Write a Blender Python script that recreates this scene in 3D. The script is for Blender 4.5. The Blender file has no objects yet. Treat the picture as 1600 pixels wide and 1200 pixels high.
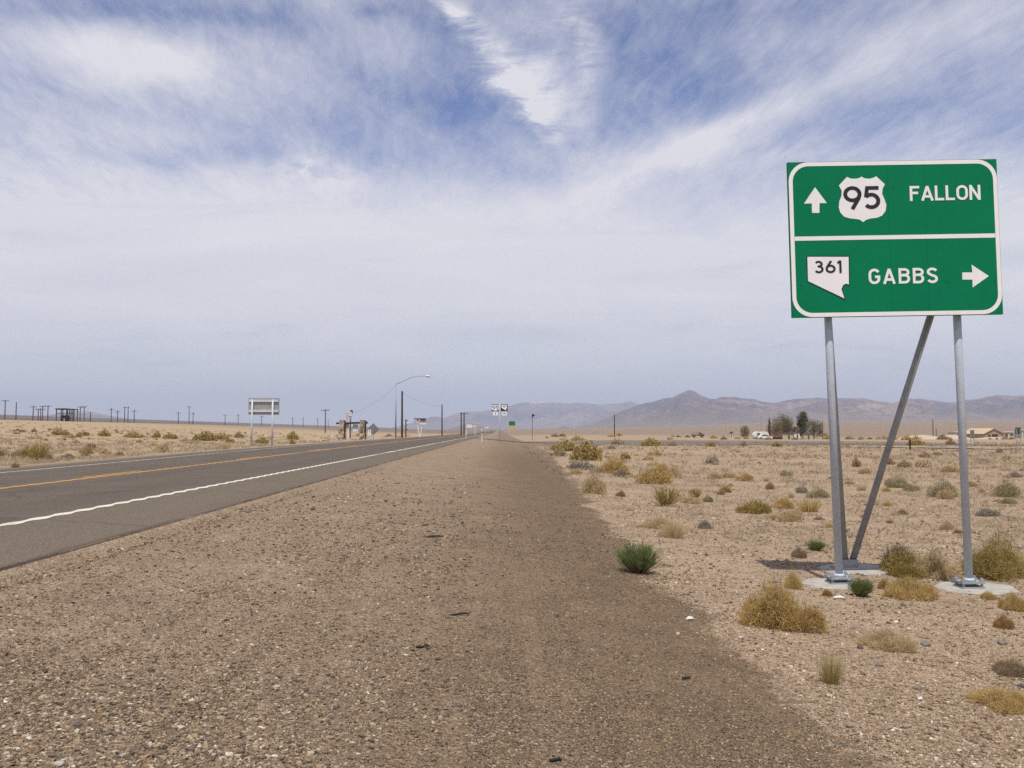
import bpy, bmesh, math, random
import numpy as np
R = math.radians
rng = np.random.default_rng(7)
random.seed(7)
sc = bpy.context.scene
col = sc.collection

# ------------------------------------------------------------------ camera
F = 1443.0; HZ = 674.0
PITCH = math.atan((HZ - 600) / F)
CZ = 1.55
cd = bpy.data.cameras.new("camera"); cam = bpy.data.objects.new("camera", cd); col.objects.link(cam)
cam.location = (0, 0, CZ); cam.rotation_euler = (math.pi / 2 + PITCH, 0, 0)
cd.sensor_width = 36; cd.lens = F / 1600 * 36; cd.clip_start = 0.1; cd.clip_end = 60000
sc.camera = cam

def ray(px, py):
    u = (px - 800) / F; v = (600 - py) / F
    c, s_ = math.cos(PITCH), math.sin(PITCH)
    return np.array((u, c - s_ * v, s_ + c * v))
def at(px, py, Y):
    d = ray(px, py); k = Y / d[1]
    return np.array((d[0] * k, Y, CZ + d[2] * k))

# ------------------------------------------------------------------ noise / terrain
def _h(i, j, seed):
    n = np.sin(i * 127.1 + j * 311.7 + seed * 74.7) * 43758.5453
    return n - np.floor(n)
def vnoise(x, y, seed=0):
    x = np.asarray(x, float); y = np.asarray(y, float)
    i = np.floor(x); j = np.floor(y); fx = x - i; fy = y - j
    fx = fx * fx * (3 - 2 * fx); fy = fy * fy * (3 - 2 * fy)
    a = _h(i, j, seed); b = _h(i + 1, j, seed); c = _h(i, j + 1, seed); d = _h(i + 1, j + 1, seed)
    return (a * (1 - fx) + b * fx) * (1 - fy) + (c * (1 - fx) + d * fx) * fy
def fbm(x, y, seed=0, o=4, g=0.5):
    t = 0; a = 1; n = 0
    for k in range(o):
        t = t + a * vnoise(x * 2 ** k, y * 2 ** k, seed + k * 3); n += a; a *= g
    return t / n
def sst(a, b, x):
    t = np.clip((np.asarray(x, float) - a) / (b - a), 0, 1); return t * t * (3 - 2 * t)

K = 0.0139                                   # road bears a little left of the camera axis
PS = [-4000, -19, -17, -15.5, -14.45, -12.8, -9.2, -5.6, -4.08, -3.95, -3.2, -1.0, 0.5, 1.8, 3.6, 5.4, 8.0, 30, 4000]
PZ = [.22, .22, .27, .36, .42, .47, .51, .49, .405, .34, .29, .12, .0, -.12, -.265, -.325, -.31, -.08, -.06]
def H(x, y, rough=True):
    x = np.asarray(x, float); y = np.asarray(y, float)
    s = x + K * y
    z = np.interp(s, PS, PZ)
    t = sst(14, 62, y)
    z = z + t * np.interp(s, [-4000, -12.8, -9.2, -5.6], [.15, .15, .11, 0])
    L = -s
    z = z + 5.3 * sst(18, 190, L) * (1 - 0) + 0.039 * np.clip(L - 330, 0, 1300) * sst(330, 700, L) - 2.2 * sst(190, 300, L) * (1 - sst(300, 800, L))
    u = x / np.maximum(np.abs(y), 1.0)
    right = sst(.12, .3, u) * (y > 0)
    z = z - 1.35 * right * sst(150, 380, y) * (1 - sst(420, 900, y))
    far = np.where(y > 0, np.clip(y - 700, 0, 4300), 0)
    z = z + far * (.0045 + .010 * sst(.05, .4, u)) * sst(-.12, .06, u)
    if rough:
        off = sst(1.2, 3.5, s) + sst(16.5, 19, -s)
        off = off * (1 - .9 * sst(-1.6, -.5, -np.maximum(np.abs(x - 4.6) - .8, np.abs(y - 11.6) - .8)))
        z = z + off * (0.10 * (fbm(x / 2.3, y / 2.3, 3) - .5) + 0.16 * (fbm(x / 14, y / 14, 9) - .5)) * (1 - .6 * sst(60, 160, y))
        on = sst(-3.9, -3.2, s) * (1 - sst(1.4, 3, s))
        z = z + on * (0.035 * (fbm(s / .55, y / 9.0, 77) - .5) + 0.05 * (fbm(x / 1.6, y / 2.6, 5) - .5))
    return z
def Hs(x, y): return float(H(x, y))
def on_ground(px, py):
    """point where the sight line through a pixel meets the ground"""
    d = ray(px, py); T = np.geomspace(2, 3000, 500)
    below = np.nonzero(CZ + d[2] * T < H(d[0] * T, d[1] * T))[0]
    if len(below) == 0:
        p = d * 300; return np.array((p[0], p[1], Hs(p[0], p[1])))
    k = below[0]; T = np.linspace(T[max(k - 1, 0)], T[k], 60)
    k = np.nonzero(CZ + d[2] * T <= H(d[0] * T, d[1] * T))[0]; t = T[k[0]] if len(k) else T[-1]
    p = d * t
    return np.array((p[0], p[1], Hs(p[0], p[1])))

# ------------------------------------------------------------------ mesh helpers
class MB:
    def __init__(self): self.v = []; self.f = []
    def add(self, vs, fs):
        n = len(self.v); self.v += [tuple(map(float, p)) for p in vs]; self.f += [tuple(i + n for i in f) for f in fs]
    def box(self, c, size, rot=None):
        hx, hy, hz = [q / 2 for q in size]
        P = np.array([(x, y, z) for x in (-hx, hx) for y in (-hy, hy) for z in (-hz, hz)])
        if rot is not None: P = P @ np.array(rot).T
        P = P + np.array(c)
        self.add(P, [(0, 1, 3, 2), (4, 6, 7, 5), (0, 4, 5, 1), (2, 3, 7, 6), (0, 2, 6, 4), (1, 5, 7, 3)])
        return self
    def tube(self, pts, rad, n=12, cap=True):
        pts = [np.array(p, float) for p in pts]
        if not hasattr(rad, '__len__'): rad = [rad] * len(pts)
        ring = []
        for i, p in enumerate(pts):
            a = pts[max(i - 1, 0)]; b = pts[min(i + 1, len(pts) - 1)]
            d = (b - a) / (np.linalg.norm(b - a) + 1e-9)
            ref = np.array((0, 0, 1.)) if abs(d[2]) < .9 else np.array((1., 0, 0))
            e1 = np.cross(d, ref); e1 /= np.linalg.norm(e1); e2 = np.cross(d, e1)
            ring.append([p + rad[i] * (math.cos(q) * e1 + math.sin(q) * e2) for q in np.arange(n) * 2 * math.pi / n])
        vs = [q for r_ in ring for q in r_]; fs = []
        for i in range(len(pts) - 1):
            for k in range(n):
                fs.append((i * n + k, i * n + (k + 1) % n, (i + 1) * n + (k + 1) % n, (i + 1) * n + k))
        if cap:
            fs.append(tuple(range(n))[::-1]); fs.append(tuple((len(pts) - 1) * n + k for k in range(n)))
        self.add(vs, fs); return self
    def prism(self, poly, y0, y1):
        """polygon in x,z extruded along y"""
        n = len(poly)
        vs = [(p[0], y0, p[1]) for p in poly] + [(p[0], y1, p[1]) for p in poly]
        fs = [tuple(range(n)), tuple(range(2 * n - 1, n - 1, -1))] + [(i, i + n, (i + 1) % n + n, (i + 1) % n) for i in range(n)]
        self.add(vs, fs); return self
    def build(self, name, m, parent=None, smooth=False, loc=None):
        me = bpy.data.meshes.new(name); me.from_pydata(self.v, [], self.f)
        bm = bmesh.new(); bm.from_mesh(me); bmesh.ops.recalc_face_normals(bm, faces=bm.faces); bm.to_mesh(me); bm.free()
        if smooth:
            for p in me.polygons: p.use_smooth = len(p.vertices) == 4
        me.materials.append(m)
        return link(name, me, parent, loc)
def link(name, me, parent=None, loc=None):
    o = bpy.data.objects.new(name, me); col.objects.link(o)
    if parent is not None: o.parent = parent
    if loc is not None: o.location = [float(q) for q in loc]
    return o
def empty(name, loc, rot=(0, 0, 0)):
    o = bpy.data.objects.new(name, None); o.empty_display_size = .2; col.objects.link(o)
    o.location = [float(q) for q in loc]; o.rotation_euler = rot; return o
def tag(o, label=None, cat=None, group=None, kind=None):
    if label: o['label'] = label
    if cat: o['category'] = cat
    if group: o['group'] = group
    if kind: o['kind'] = kind
    return o
def npmesh(name, V, Fq, m, tint=None, smooth=False):
    """numpy mesh; Fq (n,k) constant-size faces; tint = per-vertex float attribute"""
    me = bpy.data.meshes.new(name); V = np.asarray(V, np.float32); Fq = np.asarray(Fq, np.int32)
    me.vertices.add(len(V)); me.vertices.foreach_set('co', V.ravel())
    k = Fq.shape[1]
    me.loops.add(Fq.size); me.loops.foreach_set('vertex_index', Fq.ravel())
    me.polygons.add(len(Fq)); me.polygons.foreach_set('loop_start', np.arange(len(Fq), dtype=np.int32) * k)
    if tint is not None:
        a = me.attributes.new('tint', 'FLOAT', 'POINT'); a.data.foreach_set('value', np.asarray(tint, np.float32))
    me.update(calc_edges=True)
    me.polygons.foreach_set('use_smooth', np.full(len(Fq), bool(smooth)))
    me.materials.append(m); me.validate()
    return me

# ------------------------------------------------------------------ node helpers
class G:
    """tiny expression layer over a node tree"""
    def __init__(self, tree): self.t = tree
    def n(self, typ, **kw):
        nd = self.t.nodes.new(typ)
        for k, v in kw.items(): setattr(nd, k, v)
        return nd
    def set(self, sock, v):
        if isinstance(v, bpy.types.NodeSocket): self.t.links.new(v, sock)
        elif v is not None: sock.default_value = v
    def m(self, op, a, b=None, c=None, clamp=False):
        nd = self.n('ShaderNodeMath', operation=op, use_clamp=clamp)
        for i, q in enumerate((a, b, c)): self.set(nd.inputs[i], q)
        return nd.outputs[0]
    def add(self, *a):
        r = a[0]
        for q in a[1:]: r = self.m('ADD', r, q)
        return r
    def mul(self, a, b): return self.m('MULTIPLY', a, b)
    def sub(self, a, b): return self.m('SUBTRACT', a, b)
    def ss(self, a, b, x):
        nd = self.n('ShaderNodeMapRange', interpolation_type='SMOOTHSTEP')
        self.set(nd.inputs[0], x); nd.inputs[1].default_value = a; nd.inputs[2].default_value = b
        return nd.outputs[0]
    def lin(self, x, a, b, c, d):
        nd = self.n('ShaderNodeMapRange'); self.set(nd.inputs[0], x)
        for i, q in enumerate((a, b, c, d)): nd.inputs[i + 1].default_value = q
        return nd.outputs[0]
    def mix(self, f, a, b, blend='MIX'):
        nd = self.n('ShaderNodeMix', data_type='RGBA', blend_type=blend)
        self.set(nd.inputs[0], f); self.set(nd.inputs[6], c4(a)); self.set(nd.inputs[7], c4(b)); return nd.outputs[2]
    def noise(self, vec, scale, detail=4, rough=.5, w=None, dist=0):
        nd = self.n('ShaderNodeTexNoise'); self.set(nd.inputs['Vector'], vec)
        nd.inputs['Scale'].default_value = scale; nd.inputs['Detail'].default_value = detail
        nd.inputs['Roughness'].default_value = rough; nd.inputs['Distortion'].default_value = dist
        return nd.outputs[0]
    def vor(self, vec, scale, feature='F1', rnd=1.0):
        nd = self.n('ShaderNodeTexVoronoi', feature=feature); self.set(nd.inputs['Vector'], vec)
        nd.inputs['Scale'].default_value = scale; nd.inputs['Randomness'].default_value = rnd
        return nd
    def ramp(self, x, stops, interp='LINEAR'):
        nd = self.n('ShaderNodeValToRGB'); cr = nd.color_ramp; cr.interpolation = interp
        self.set(nd.inputs[0], x)
        while len(cr.elements) < len(stops): cr.elements.new(.5)
        for e, (p, c) in zip(cr.elements, stops): e.position = p; e.color = c4(c)
        return nd.outputs[0]
    def comb(self, x, y, z):
        nd = self.n('ShaderNodeCombineXYZ')
        for i, q in enumerate((x, y, z)): self.set(nd.inputs[i], q)
        return nd.outputs[0]
    def vmul(self, v, s):
        nd = self.n('ShaderNodeVectorMath', operation='MULTIPLY'); self.set(nd.inputs[0], v); nd.inputs[1].default_value = s
        return nd.outputs[0]
    def sep(self, v):
        nd = self.n('ShaderNodeSeparateXYZ'); self.set(nd.inputs[0], v); return nd.outputs
    def attr(self, name): return self.n('ShaderNodeAttribute', attribute_name=name).outputs['Fac']
    def bump(self, h, strength=.5, dist=.01, normal=None):
        nd = self.n('ShaderNodeBump'); self.set(nd.inputs['Height'], h)
        nd.inputs['Strength'].default_value = strength; nd.inputs['Distance'].default_value = dist
        if normal is not None: self.set(nd.inputs['Normal'], normal)
        return nd.outputs[0]
def c4(c):
    if isinstance(c, bpy.types.NodeSocket) or c is None: return c
    if len(c) == 3: return (*c, 1)
    return c
def lin(r, g, b):
    def f(c):
        c /= 255
        return c / 12.92 if c <= .04045 else ((c + .055) / 1.055) ** 2.4
    return (f(r), f(g), f(b))
def newmat(name, rough=.8, metal=0.0, spec=.3):
    m = bpy.data.materials.new(name); m.use_nodes = True
    g = G(m.node_tree); b = m.node_tree.nodes['Principled BSDF']
    b.inputs['Roughness'].default_value = rough; b.inputs['Metallic'].default_value = metal
    b.inputs['Specular IOR Level'].default_value = spec
    return m, g, b
MATS = {}
def mat(name, c, rough=.7, metal=0., spec=.3, var=.18, scale=6., grime=.0):
    """painted / weathered surface: colour with blotches of wear"""
    if name in MATS: return MATS[name]
    m, g, b = newmat(name, rough, metal, spec)
    p = g.n('ShaderNodeTexCoord').outputs['Object']
    a = g.noise(p, scale, 6, .6); d = g.noise(p, scale * 7, 3, .6)
    f = g.add(g.mul(a, .7), g.mul(d, .3))
    v = g.lin(f, .3, .7, 1 - var, 1 + var)
    nd = g.n('ShaderNodeVectorMath', operation='SCALE'); nd.inputs[0].default_value = c; g.set(nd.inputs[3], v)
    g.set(b.inputs['Base Color'], nd.outputs[0])
    r = g.lin(a, .3, .7, max(rough - .12, .05), min(rough + .12, 1)); g.set(b.inputs['Roughness'], r)
    MATS[name] = m; return m

# ------------------------------------------------------------------ ground
def pos(g): return g.n('ShaderNodeNewGeometry').outputs['Position']
def stone_colors(g, x, col_, spread=1.0):
    """per-pebble multiplier from a random value: grey, brown, tan, rust, pale quartz"""
    return g.ramp(x, [(0, (.45, .43, .42)), (.14, (.6, .56, .52)), (.3, (.85, .79, .73)), (.5, (1.0, .95, .88)), (.66, (1.12, .93, .76)),
                      (.8, (1.2, 1.12, 1.05)), (.91, (1.5, 1.42, 1.3)), (1, (2.1, 2.0, 1.85))])
def ground_mat():
    m, g, b = newmat('desert_ground', .95, 0, .15)
    P = pos(g); x, y, z = g.sep(P)
    s = g.add(x, g.mul(y, K))
    n1 = g.noise(P, .55, 5, .6); n2 = g.noise(P, 3.2, 5, .65); n3 = g.noise(P, .09, 4, .55); n4 = g.noise(P, .012, 4, .55)
    wob = g.add(g.mul(g.sub(n1, .5), 1.5), g.mul(g.sub(n2, .5), .7))
    sw = g.add(s, wob)
    wid = g.mul(g.m('MINIMUM', g.m('MAXIMUM', g.sub(y, 13), 0), 70), .038)
    sb = g.add(g.sub(sw, wid), g.mul(g.sub(g.noise(P, 9, 5, .7), .5), .8))
    gravel = g.mul(g.ss(-4.6, -3.9, s), g.sub(1, g.ss(1.70, 1.95, sb)))
    # gravel apron widening into the junction
    pad = g.mul(g.ss(95, 125, y), g.mul(g.sub(1, g.ss(150, 160, y)), g.mul(g.ss(-5, -3, s), g.sub(1, g.ss(7, 10, sw)))))
    gravel = g.m('MAXIMUM', gravel, pad)
    dark = g.mul(g.ss(-2.4, 1.3, g.add(s, g.mul(g.sub(n1, .5), 2.2))), 1)
    dark = g.mul(dark, g.sub(1, g.mul(g.ss(40, 110, y), .5)))
    shl = g.mul(g.ss(13.8, 14.4, g.mul(s, -1)), g.sub(1, g.ss(15.8, 17.8, g.mul(sw, -1))))
    gcol = g.mix(dark, (.256, .201, .147), (.156, .117, .077))
    sand = g.mix(n1, (.360, .283, .205), (.300, .234, .168))
    sand = g.mix(g.mul(g.ss(.5, .75, n3), .7), sand, (.285, .215, .155))
    sand = g.mix(g.mul(g.ss(.55, .75, n2), .5), sand, (.45, .36, .275))
    dry = g.mix(n2, (.41, .32, .215), (.335, .26, .17))              # straw-covered flat across the road
    dry = g.mix(g.mul(g.ss(.45, .7, n3), .6), dry, (.33, .245, .16))
    left = g.ss(15.5, 22, g.mul(s, -1))
    base = g.mix(left, sand, dry)
    farr = g.ss(260, 620, y)
    base = g.mix(farr, base, g.mix(n4, (.215, .17, .128), (.175, .142, .11)))
    paj = g.ss(190, 270, g.mul(s, -1))
    base = g.mix(paj, base, g.mix(n4, (.135, .112, .088), (.105, .09, .072)))
    mid = g.mul(g.ss(15, 45, y), g.ss(3, 10, s))                        # straw litter further out
    base = g.mix(g.mul(mid, g.mul(g.ss(.40, .62, g.add(g.mul(n1, .6), g.mul(n2, .4))), .7)), base, (.335, .255, .17))
    c = g.mix(gravel, base, gcol)
    c = g.mix(shl, c, (.205, .165, .125))
    # pebbles
    v1 = g.vor(P, 95); v2 = g.vor(P, 38); v3 = g.vor(P, 15)
    r1 = g.sep(v1.outputs['Color'])[0]; r2 = g.sep(v2.outputs['Color'])
    k1 = stone_colors(g, r1, None); k2 = stone_colors(g, r2[0], None)
    big = g.ss(.74, .78, r2[1]); shape = g.sub(1, g.ss(.42, .5, v2.outputs['Distance']))
    big = g.mul(big, shape)
    peb = g.mix(big, k1, k2)
    amt = g.mix(gravel, (.9, .9, .9), (1, 1, 1))
    peb = g.mix(amt, (1, 1, 1), peb)
    c = g.mix(1, c, peb, 'MULTIPLY')
    cl = g.lin(g.add(g.mul(g.noise(P, 1.4, 6, .72), .6), g.mul(g.noise(P, 7, 5, .7), .4)), .34, .66, .76, 1.22)
    sc_ = g.n('ShaderNodeVectorMath', operation='SCALE'); g.set(sc_.inputs[0], c); g.set(sc_.inputs[3], cl)
    g.set(b.inputs['Base Color'], sc_.outputs[0])
    h = g.add(g.mul(g.sub(1, v1.outputs['Distance']), .5), g.mul(g.mul(big, g.sub(1, v2.outputs['Distance'])), 1.4), g.mul(n2, .5))
    g.set(b.inputs['Normal'], g.bump(h, .75, .012))
    return m
GROUND = ground_mat()
def build_ground():
    def grow(a, b, first, ratio, cap=1e9):
        out = [a]; st = first
        while out[-1] < b: out.append(out[-1] + st); st = min(st * ratio, cap)
        return out
    sl = sorted(set([round(q, 3) for q in np.arange(-20, 12, .16)] + [-14.45, -4.08, -3.95, -15.5, -5.6]))
    sr = grow(12, 15000, .17, 1.045); sm = [-(q) for q in grow(20, 15000, .17, 1.05)]
    S = np.array(sorted(set(sm + sl + sr)))
    Y = np.array(sorted(set([-q for q in grow(2, 15000, .4, 1.16)] + list(np.arange(-2, 16, .14)) + grow(16, 15000, .15, 1.022))))
    SS, YY = np.meshgrid(S, Y); X = SS - K * YY
    Z = H(X, YY)
    inside = (SS > -14.3) & (SS < -4.2)
    Z = np.where(inside, Z - .12, Z)
    n, k = len(Y), len(S)
    idx = np.arange(n * k).reshape(n, k)
    Fq = np.stack([idx[:-1, :-1], idx[:-1, 1:], idx[1:, 1:], idx[1:, :-1]], -1).reshape(-1, 4)
    me = npmesh('ground', np.stack([X, YY, Z], -1).reshape(-1, 3), Fq, GROUND, smooth=True)
    o = link('ground', me); tag(o, kind='structure')
build_ground()

# ------------------------------------------------------------------ roads
def road_z(s, y): return H(s - K * y, y, False)
def strip(name, prof, ys, m, lift=0.0, skirt=True):
    V = []; 
    prof = list(prof)
    for y in ys:
        row = []
        for s in prof: row.append((s - K * y, y, float(road_z(s, y)) + lift))
        if skirt:
            a = row[0]; b_ = row[-1]
            row = [(a[0] - .03, a[1], a[2] - .16)] + row + [(b_[0] + .05, b_[1], b_[2] - .16)]
        V += row
    k = len(prof) + (2 if skirt else 0); n = len(ys)
    idx = np.arange(n * k).reshape(n, k)
    Fq = np.stack([idx[:-1, :-1], idx[:-1, 1:], idx[1:, 1:], idx[1:, :-1]], -1).reshape(-1, 4)
    me = npmesh(name, V, Fq, m, smooth=False); o = link(name, me); tag(o, kind='structure'); return o
def asphalt_mat():
    m, g, b = newmat('asphalt', .85, 0, .25)
    P = pos(g); x, y, z = g.sep(P); s = g.add(x, g.mul(y, K))
    st = g.comb(s, g.mul(y, .05), 0)
    n1 = g.noise(st, 1.6, 5, .6); n2 = g.noise(P, .7, 5, .6); n3 = g.noise(P, 60, 3, .7)
    lane = g.sub(1, g.ss(-5.75, -5.45, s))
    c = g.mix(lane, (.142, .110, .077), (.110, .084, .062))
    # wheel tracks
    def track(c0): 
        q = g.m('ABSOLUTE', g.sub(s, c0)); return g.sub(1, g.ss(.1, .75, q))
    tr = g.add(track(-6.6), track(-8.2), track(-10.2), track(-11.8))
    c = g.mix(g.mul(tr, .45), c, (.082, .066, .053))
    c = g.mix(g.mul(g.ss(.4, .7, n1), .45), c, (.118, .094, .071))
    c = g.mix(g.mul(g.ss(.45, .7, n2), .4), c, (.135, .112, .084))
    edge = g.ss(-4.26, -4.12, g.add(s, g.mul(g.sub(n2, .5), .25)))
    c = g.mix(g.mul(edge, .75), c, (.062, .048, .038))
    cw = g.n('ShaderNodeVectorMath', operation='ADD'); g.set(cw.inputs[0], P); g.set(cw.inputs[1], g.comb(g.mul(g.sub(n2, .5), 1.2), g.mul(g.sub(n1, .5), 1.0), 0))
    ce = g.vor(cw.outputs[0], .22, 'DISTANCE_TO_EDGE').outputs['Distance']
    c = g.mix(g.mul(g.sub(1, g.ss(.004, .013, ce)), .28), c, (.035, .03, .027))
    v = g.vor(P, 130); r = g.sep(v.outputs['Color'])[0]
    k = g.ramp(r, [(0, (.55, .55, .56)), (.5, (.95, .95, .95)), (.85, (1.2, 1.18, 1.14)), (1, (2.1, 2.05, 1.95))])
    c = g.mix(1, c, k, 'MULTIPLY')
    g.set(b.inputs['Base Color'], c)
    g.set(b.inputs['Normal'], g.bump(g.add(g.sub(1, v.outputs['Distance']), n3), .5, .004))
    return m
def paint_mat(name, c, worn, base=(.1, .085, .068)):
    m, g, b = newmat(name, .7, 0, .3)
    P = pos(g); n = g.noise(P, 14, 6, .7); n2 = g.noise(P, 1.3, 3, .6)
    f = g.ss(.36, .5, g.add(g.mul(n, .65), g.mul(n2, .35)))
    cc = g.mix(g.sub(1, g.mul(g.sub(1, f), worn)), base, c)
    g.set(b.inputs['Base Color'], cc); return m
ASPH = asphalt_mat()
ys_road = list(np.arange(-40, 40, 1.0)) + list(np.geomspace(40, 1400, 120))
prof = list(np.linspace(-14.45, -4.08, 27))
prof = sorted(set([round(q, 3) for q in prof] + [-12.8, -9.2, -5.6]))
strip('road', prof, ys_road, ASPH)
def marking(name, s0, w, ys, m, wave=0.0, dz=0.0045, pitch=.62):
    V = []
    for y in ys:
        q = wave * math.sin(y * 2 * math.pi / pitch)
        a = s0 - w / 2 - q; b_ = s0 + w / 2 + q
        for s in (a, b_): V.append((s - K * y, y, float(road_z(s, y)) + dz + .0))
    n = len(ys); idx = np.arange(n * 2).reshape(n, 2)
    Fq = np.stack([idx[:-1, 0], idx[:-1, 1], idx[1:, 1], idx[1:, 0]], -1)
    return npmesh(name, V, Fq, m)
WHITE = paint_mat('white_road_paint', (.62, .58, .48), .6)
WHITE2 = paint_mat('faded_white_road_paint', (.46, .43, .37), .8)
YEL = paint_mat('yellow_road_paint', (.50, .27, .065), .75)
ysl = list(np.arange(-30, 42, .08)) + list(np.geomspace(42, 420, 160))
o = link('edge_line', marking('edge_line', -5.6, .125, ysl, WHITE, .026)); tag(o, kind='structure')
o = link('edge_line', marking('edge_line', -12.8, .17, ysl, WHITE2, .03)); tag(o, kind='structure')
# centre line: solid plus worn dashes beside it
o = link('centre_line', marking('centre_line', -9.08, .15, ysl, YEL, .03)); tag(o, kind='structure')
V = []; Fq = []
for y0 in np.arange(-28, 300, 12.2):
    yy = np.arange(y0, y0 + 3.3, .25)
    for i, y in enumerate(yy):
        for s in (-9.42, -9.28): V.append((s - K * y, y, float(road_z(s, y)) + .0045))
        if i: n = len(V); Fq.append((n - 4, n - 3, n - 1, n - 2))
o = link('centre_line', npmesh('centre_dashes', V, Fq, YEL)); tag(o, kind='structure')

def patch(name, outline_c, m, lift):
    """surface along a centre line [(x, y, halfwidth)] laid on the ground"""
    pts = []
    for (a, b_) in zip(outline_c[:-1], outline_c[1:]):
        for t in np.linspace(0, 1, 14, endpoint=False): pts.append(tuple(np.array(a) * (1 - t) + np.array(b_) * t))
    pts.append(outline_c[-1]); V = []; m_ = 9
    for i, p in enumerate(pts):
        q = np.array(pts[min(i + 1, len(pts) - 1)]) - np.array(pts[max(i - 1, 0)])
        nx, ny = q[1], -q[0]; l = math.hypot(nx, ny); nx /= l; ny /= l
        for k in range(m_):
            w = (k / (m_ - 1) * 2 - 1) * p[2]
            x, y = p[0] + nx * w, p[1] + ny * w
            V.append((x, y, Hs(x, y) + lift))
    n = len(pts); idx = np.arange(n * m_).reshape(n, m_)
    Fq = np.stack([idx[:-1, :-1], idx[:-1, 1:], idx[1:, 1:], idx[1:, :-1]], -1).reshape(-1, 4)
    o = link(name, npmesh(name, V, Fq, m)); tag(o, kind='structure'); return o
def plain_ground(name, a, b_, c):
    m, g, b = newmat(name, .95, 0, .15); P = pos(g)
    n = g.noise(P, .3, 5, .6); n2 = g.noise(P, 3, 4, .6)
    g.set(b.inputs['Base Color'], g.mix(g.mul(g.ss(.4, .7, n2), .6), g.mix(n, a, b_), c)); return m
ASPH2 = plain_ground('grey_side_asphalt', (.175, .147, .118), (.15, .127, .102), (.2, .165, .13))
LOT = plain_ground('grey_gravel_lot', (.19, .155, .125), (.165, .135, .108), (.22, .175, .13))
PALE = plain_ground('pale_dirt_road', (.36, .30, .235), (.33, .27, .21), (.28, .22, .16))
patch('side_road', [(-4, 163, 7), (4, 156, 6.0), (14, 147, 4.6), (30, 133, 4.2), (58, 112, 4.0), (90, 88, 4.0), (150, 42, 4)], ASPH2, .07)
patch('gravel_lot', [(8, 172, 8), (22, 152, 20), (36, 132, 25), (45, 118, 17), (50, 108, 4)], LOT, .05)
patch('dirt_track', [(36, 98, 1.8), (46, 86, 1.9), (58, 79, 2.0), (90, 70, 2.2)], PALE, .09)

# ------------------------------------------------------------------ lettering
def arc(cx, cy, rx, ry, a0, a1, n=14):
    return [(cx + rx * math.cos(R(a)), cy + ry * math.sin(R(a))) for a in np.linspace(a0, a1, n)]
def glyph(ch):
    """stroke paths in a box w wide, 1 high (outer size), for stroke width .17; returns (w, paths)"""
    h = .085; T = 1 - h; B = h
    if ch == 'F': return .62, [[(h, 0), (h, T), (.60, T)], [(h, .53), (.52, .53)]]
    if ch == 'A': return .76, [[(.07, 0), (.38, .97)], [(.38, .97), (.69, 0)], [(.17, .28), (.59, .28)]]
    if ch == 'L': return .58, [[(h, 1), (h, B), (.57, B)]]
    if ch == 'O': return .72, [arc(.36, .64, .36 - h, .36 - h, 180, 0) + arc(.36, .36, .36 - h, .36 - h, 0, -180) + [(h, .64)]]
    if ch == 'N': return .70, [[(h, 0), (h, 1)], [(h + .02, .93), (.70 - h - .02, .07)], [(.70 - h, 0), (.70 - h, 1)]]
    if ch == 'G': return .70, [arc(.36, .65, .36 - h, .35 - h, 25, 180) + arc(.36, .35, .36 - h, .35 - h, 180, 360) + [(.635, .47), (.40, .47)]]
    if ch == 'B': return .68, [[(h, 0), (h, 1)], [(h, T), (.38, T)] + arc(.38, .735, .22, .18, 80, -80, 10) + [(h, .54)],
                              [(h, .54), (.38, .54)] + arc(.385, .3125, .24, .2275, 80, -80, 10) + [(h, B)]]
    if ch == 'S': return .68, [arc(.34, .735, .34 - h, .265 - h + .01, 20, 210, 14) + [(.30, .52)] + arc(.34, .29, .34 - h, .29 - h, 50, -160, 16)]
    if ch == '9': return .72, [arc(.36, .66, .285, .265, 0, 360, 30), [(.63, .59), (.60, .48), (.34, .02)]]
    if ch == '5': return .70, [[(.64, T), (.18, T), (.125, .52)], arc(.335, .36, .275, .27, 140, -140, 22)]
    if ch == '3': return .68, [arc(.32, .74, .22, .185, 150, -80, 14) + [(.25, .555)], [(.30, .545)] + arc(.33, .315, .26, .235, 82, -150, 18)]
    if ch == '6': return .72, [arc(.36, .34, .28, .26, 0, 360, 30), [(.10, .42), (.14, .53), (.42, .98)]]
    if ch == '1': return .34, [[(.03, .80), (.20, .96)], [(.22, 0), (.22, 1)]]
def ribbon2d(path, w):
    path = [np.array(p, float) for p in path]
    out = [path[0]]
    for p in path[1:]:
        if np.linalg.norm(p - out[-1]) > 1e-5: out.append(p)
    path = out
    closed = np.linalg.norm(path[0] - path[-1]) < 1e-3 and len(path) > 4
    if closed: path = path[:-1]
    n = len(path); L = []; Rr = []
    for i in range(n):
        a = path[i - 1] if (i > 0 or closed) else None
        b_ = path[(i + 1) % n] if (i < n - 1 or closed) else None
        d1 = (path[i] - a) if a is not None else (b_ - path[i]); d2 = (b_ - path[i]) if b_ is not None else d1
        d1 = d1 / np.linalg.norm(d1); d2 = d2 / np.linalg.norm(d2)
        n1 = np.array((-d1[1], d1[0])); n2 = np.array((-d2[1], d2[0])); mm = n1 + n2
        l = np.linalg.norm(mm); mm = mm / l if l > 1e-6 else n1
        k = min(1 / max(np.dot(mm, n1), .4), 1.8)
        L.append(path[i] + mm * w / 2 * k); Rr.append(path[i] - mm * w / 2 * k)
    q = [(i, (i + 1) % n) for i in range(n if closed else n - 1)]
    return L, Rr, q
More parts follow.
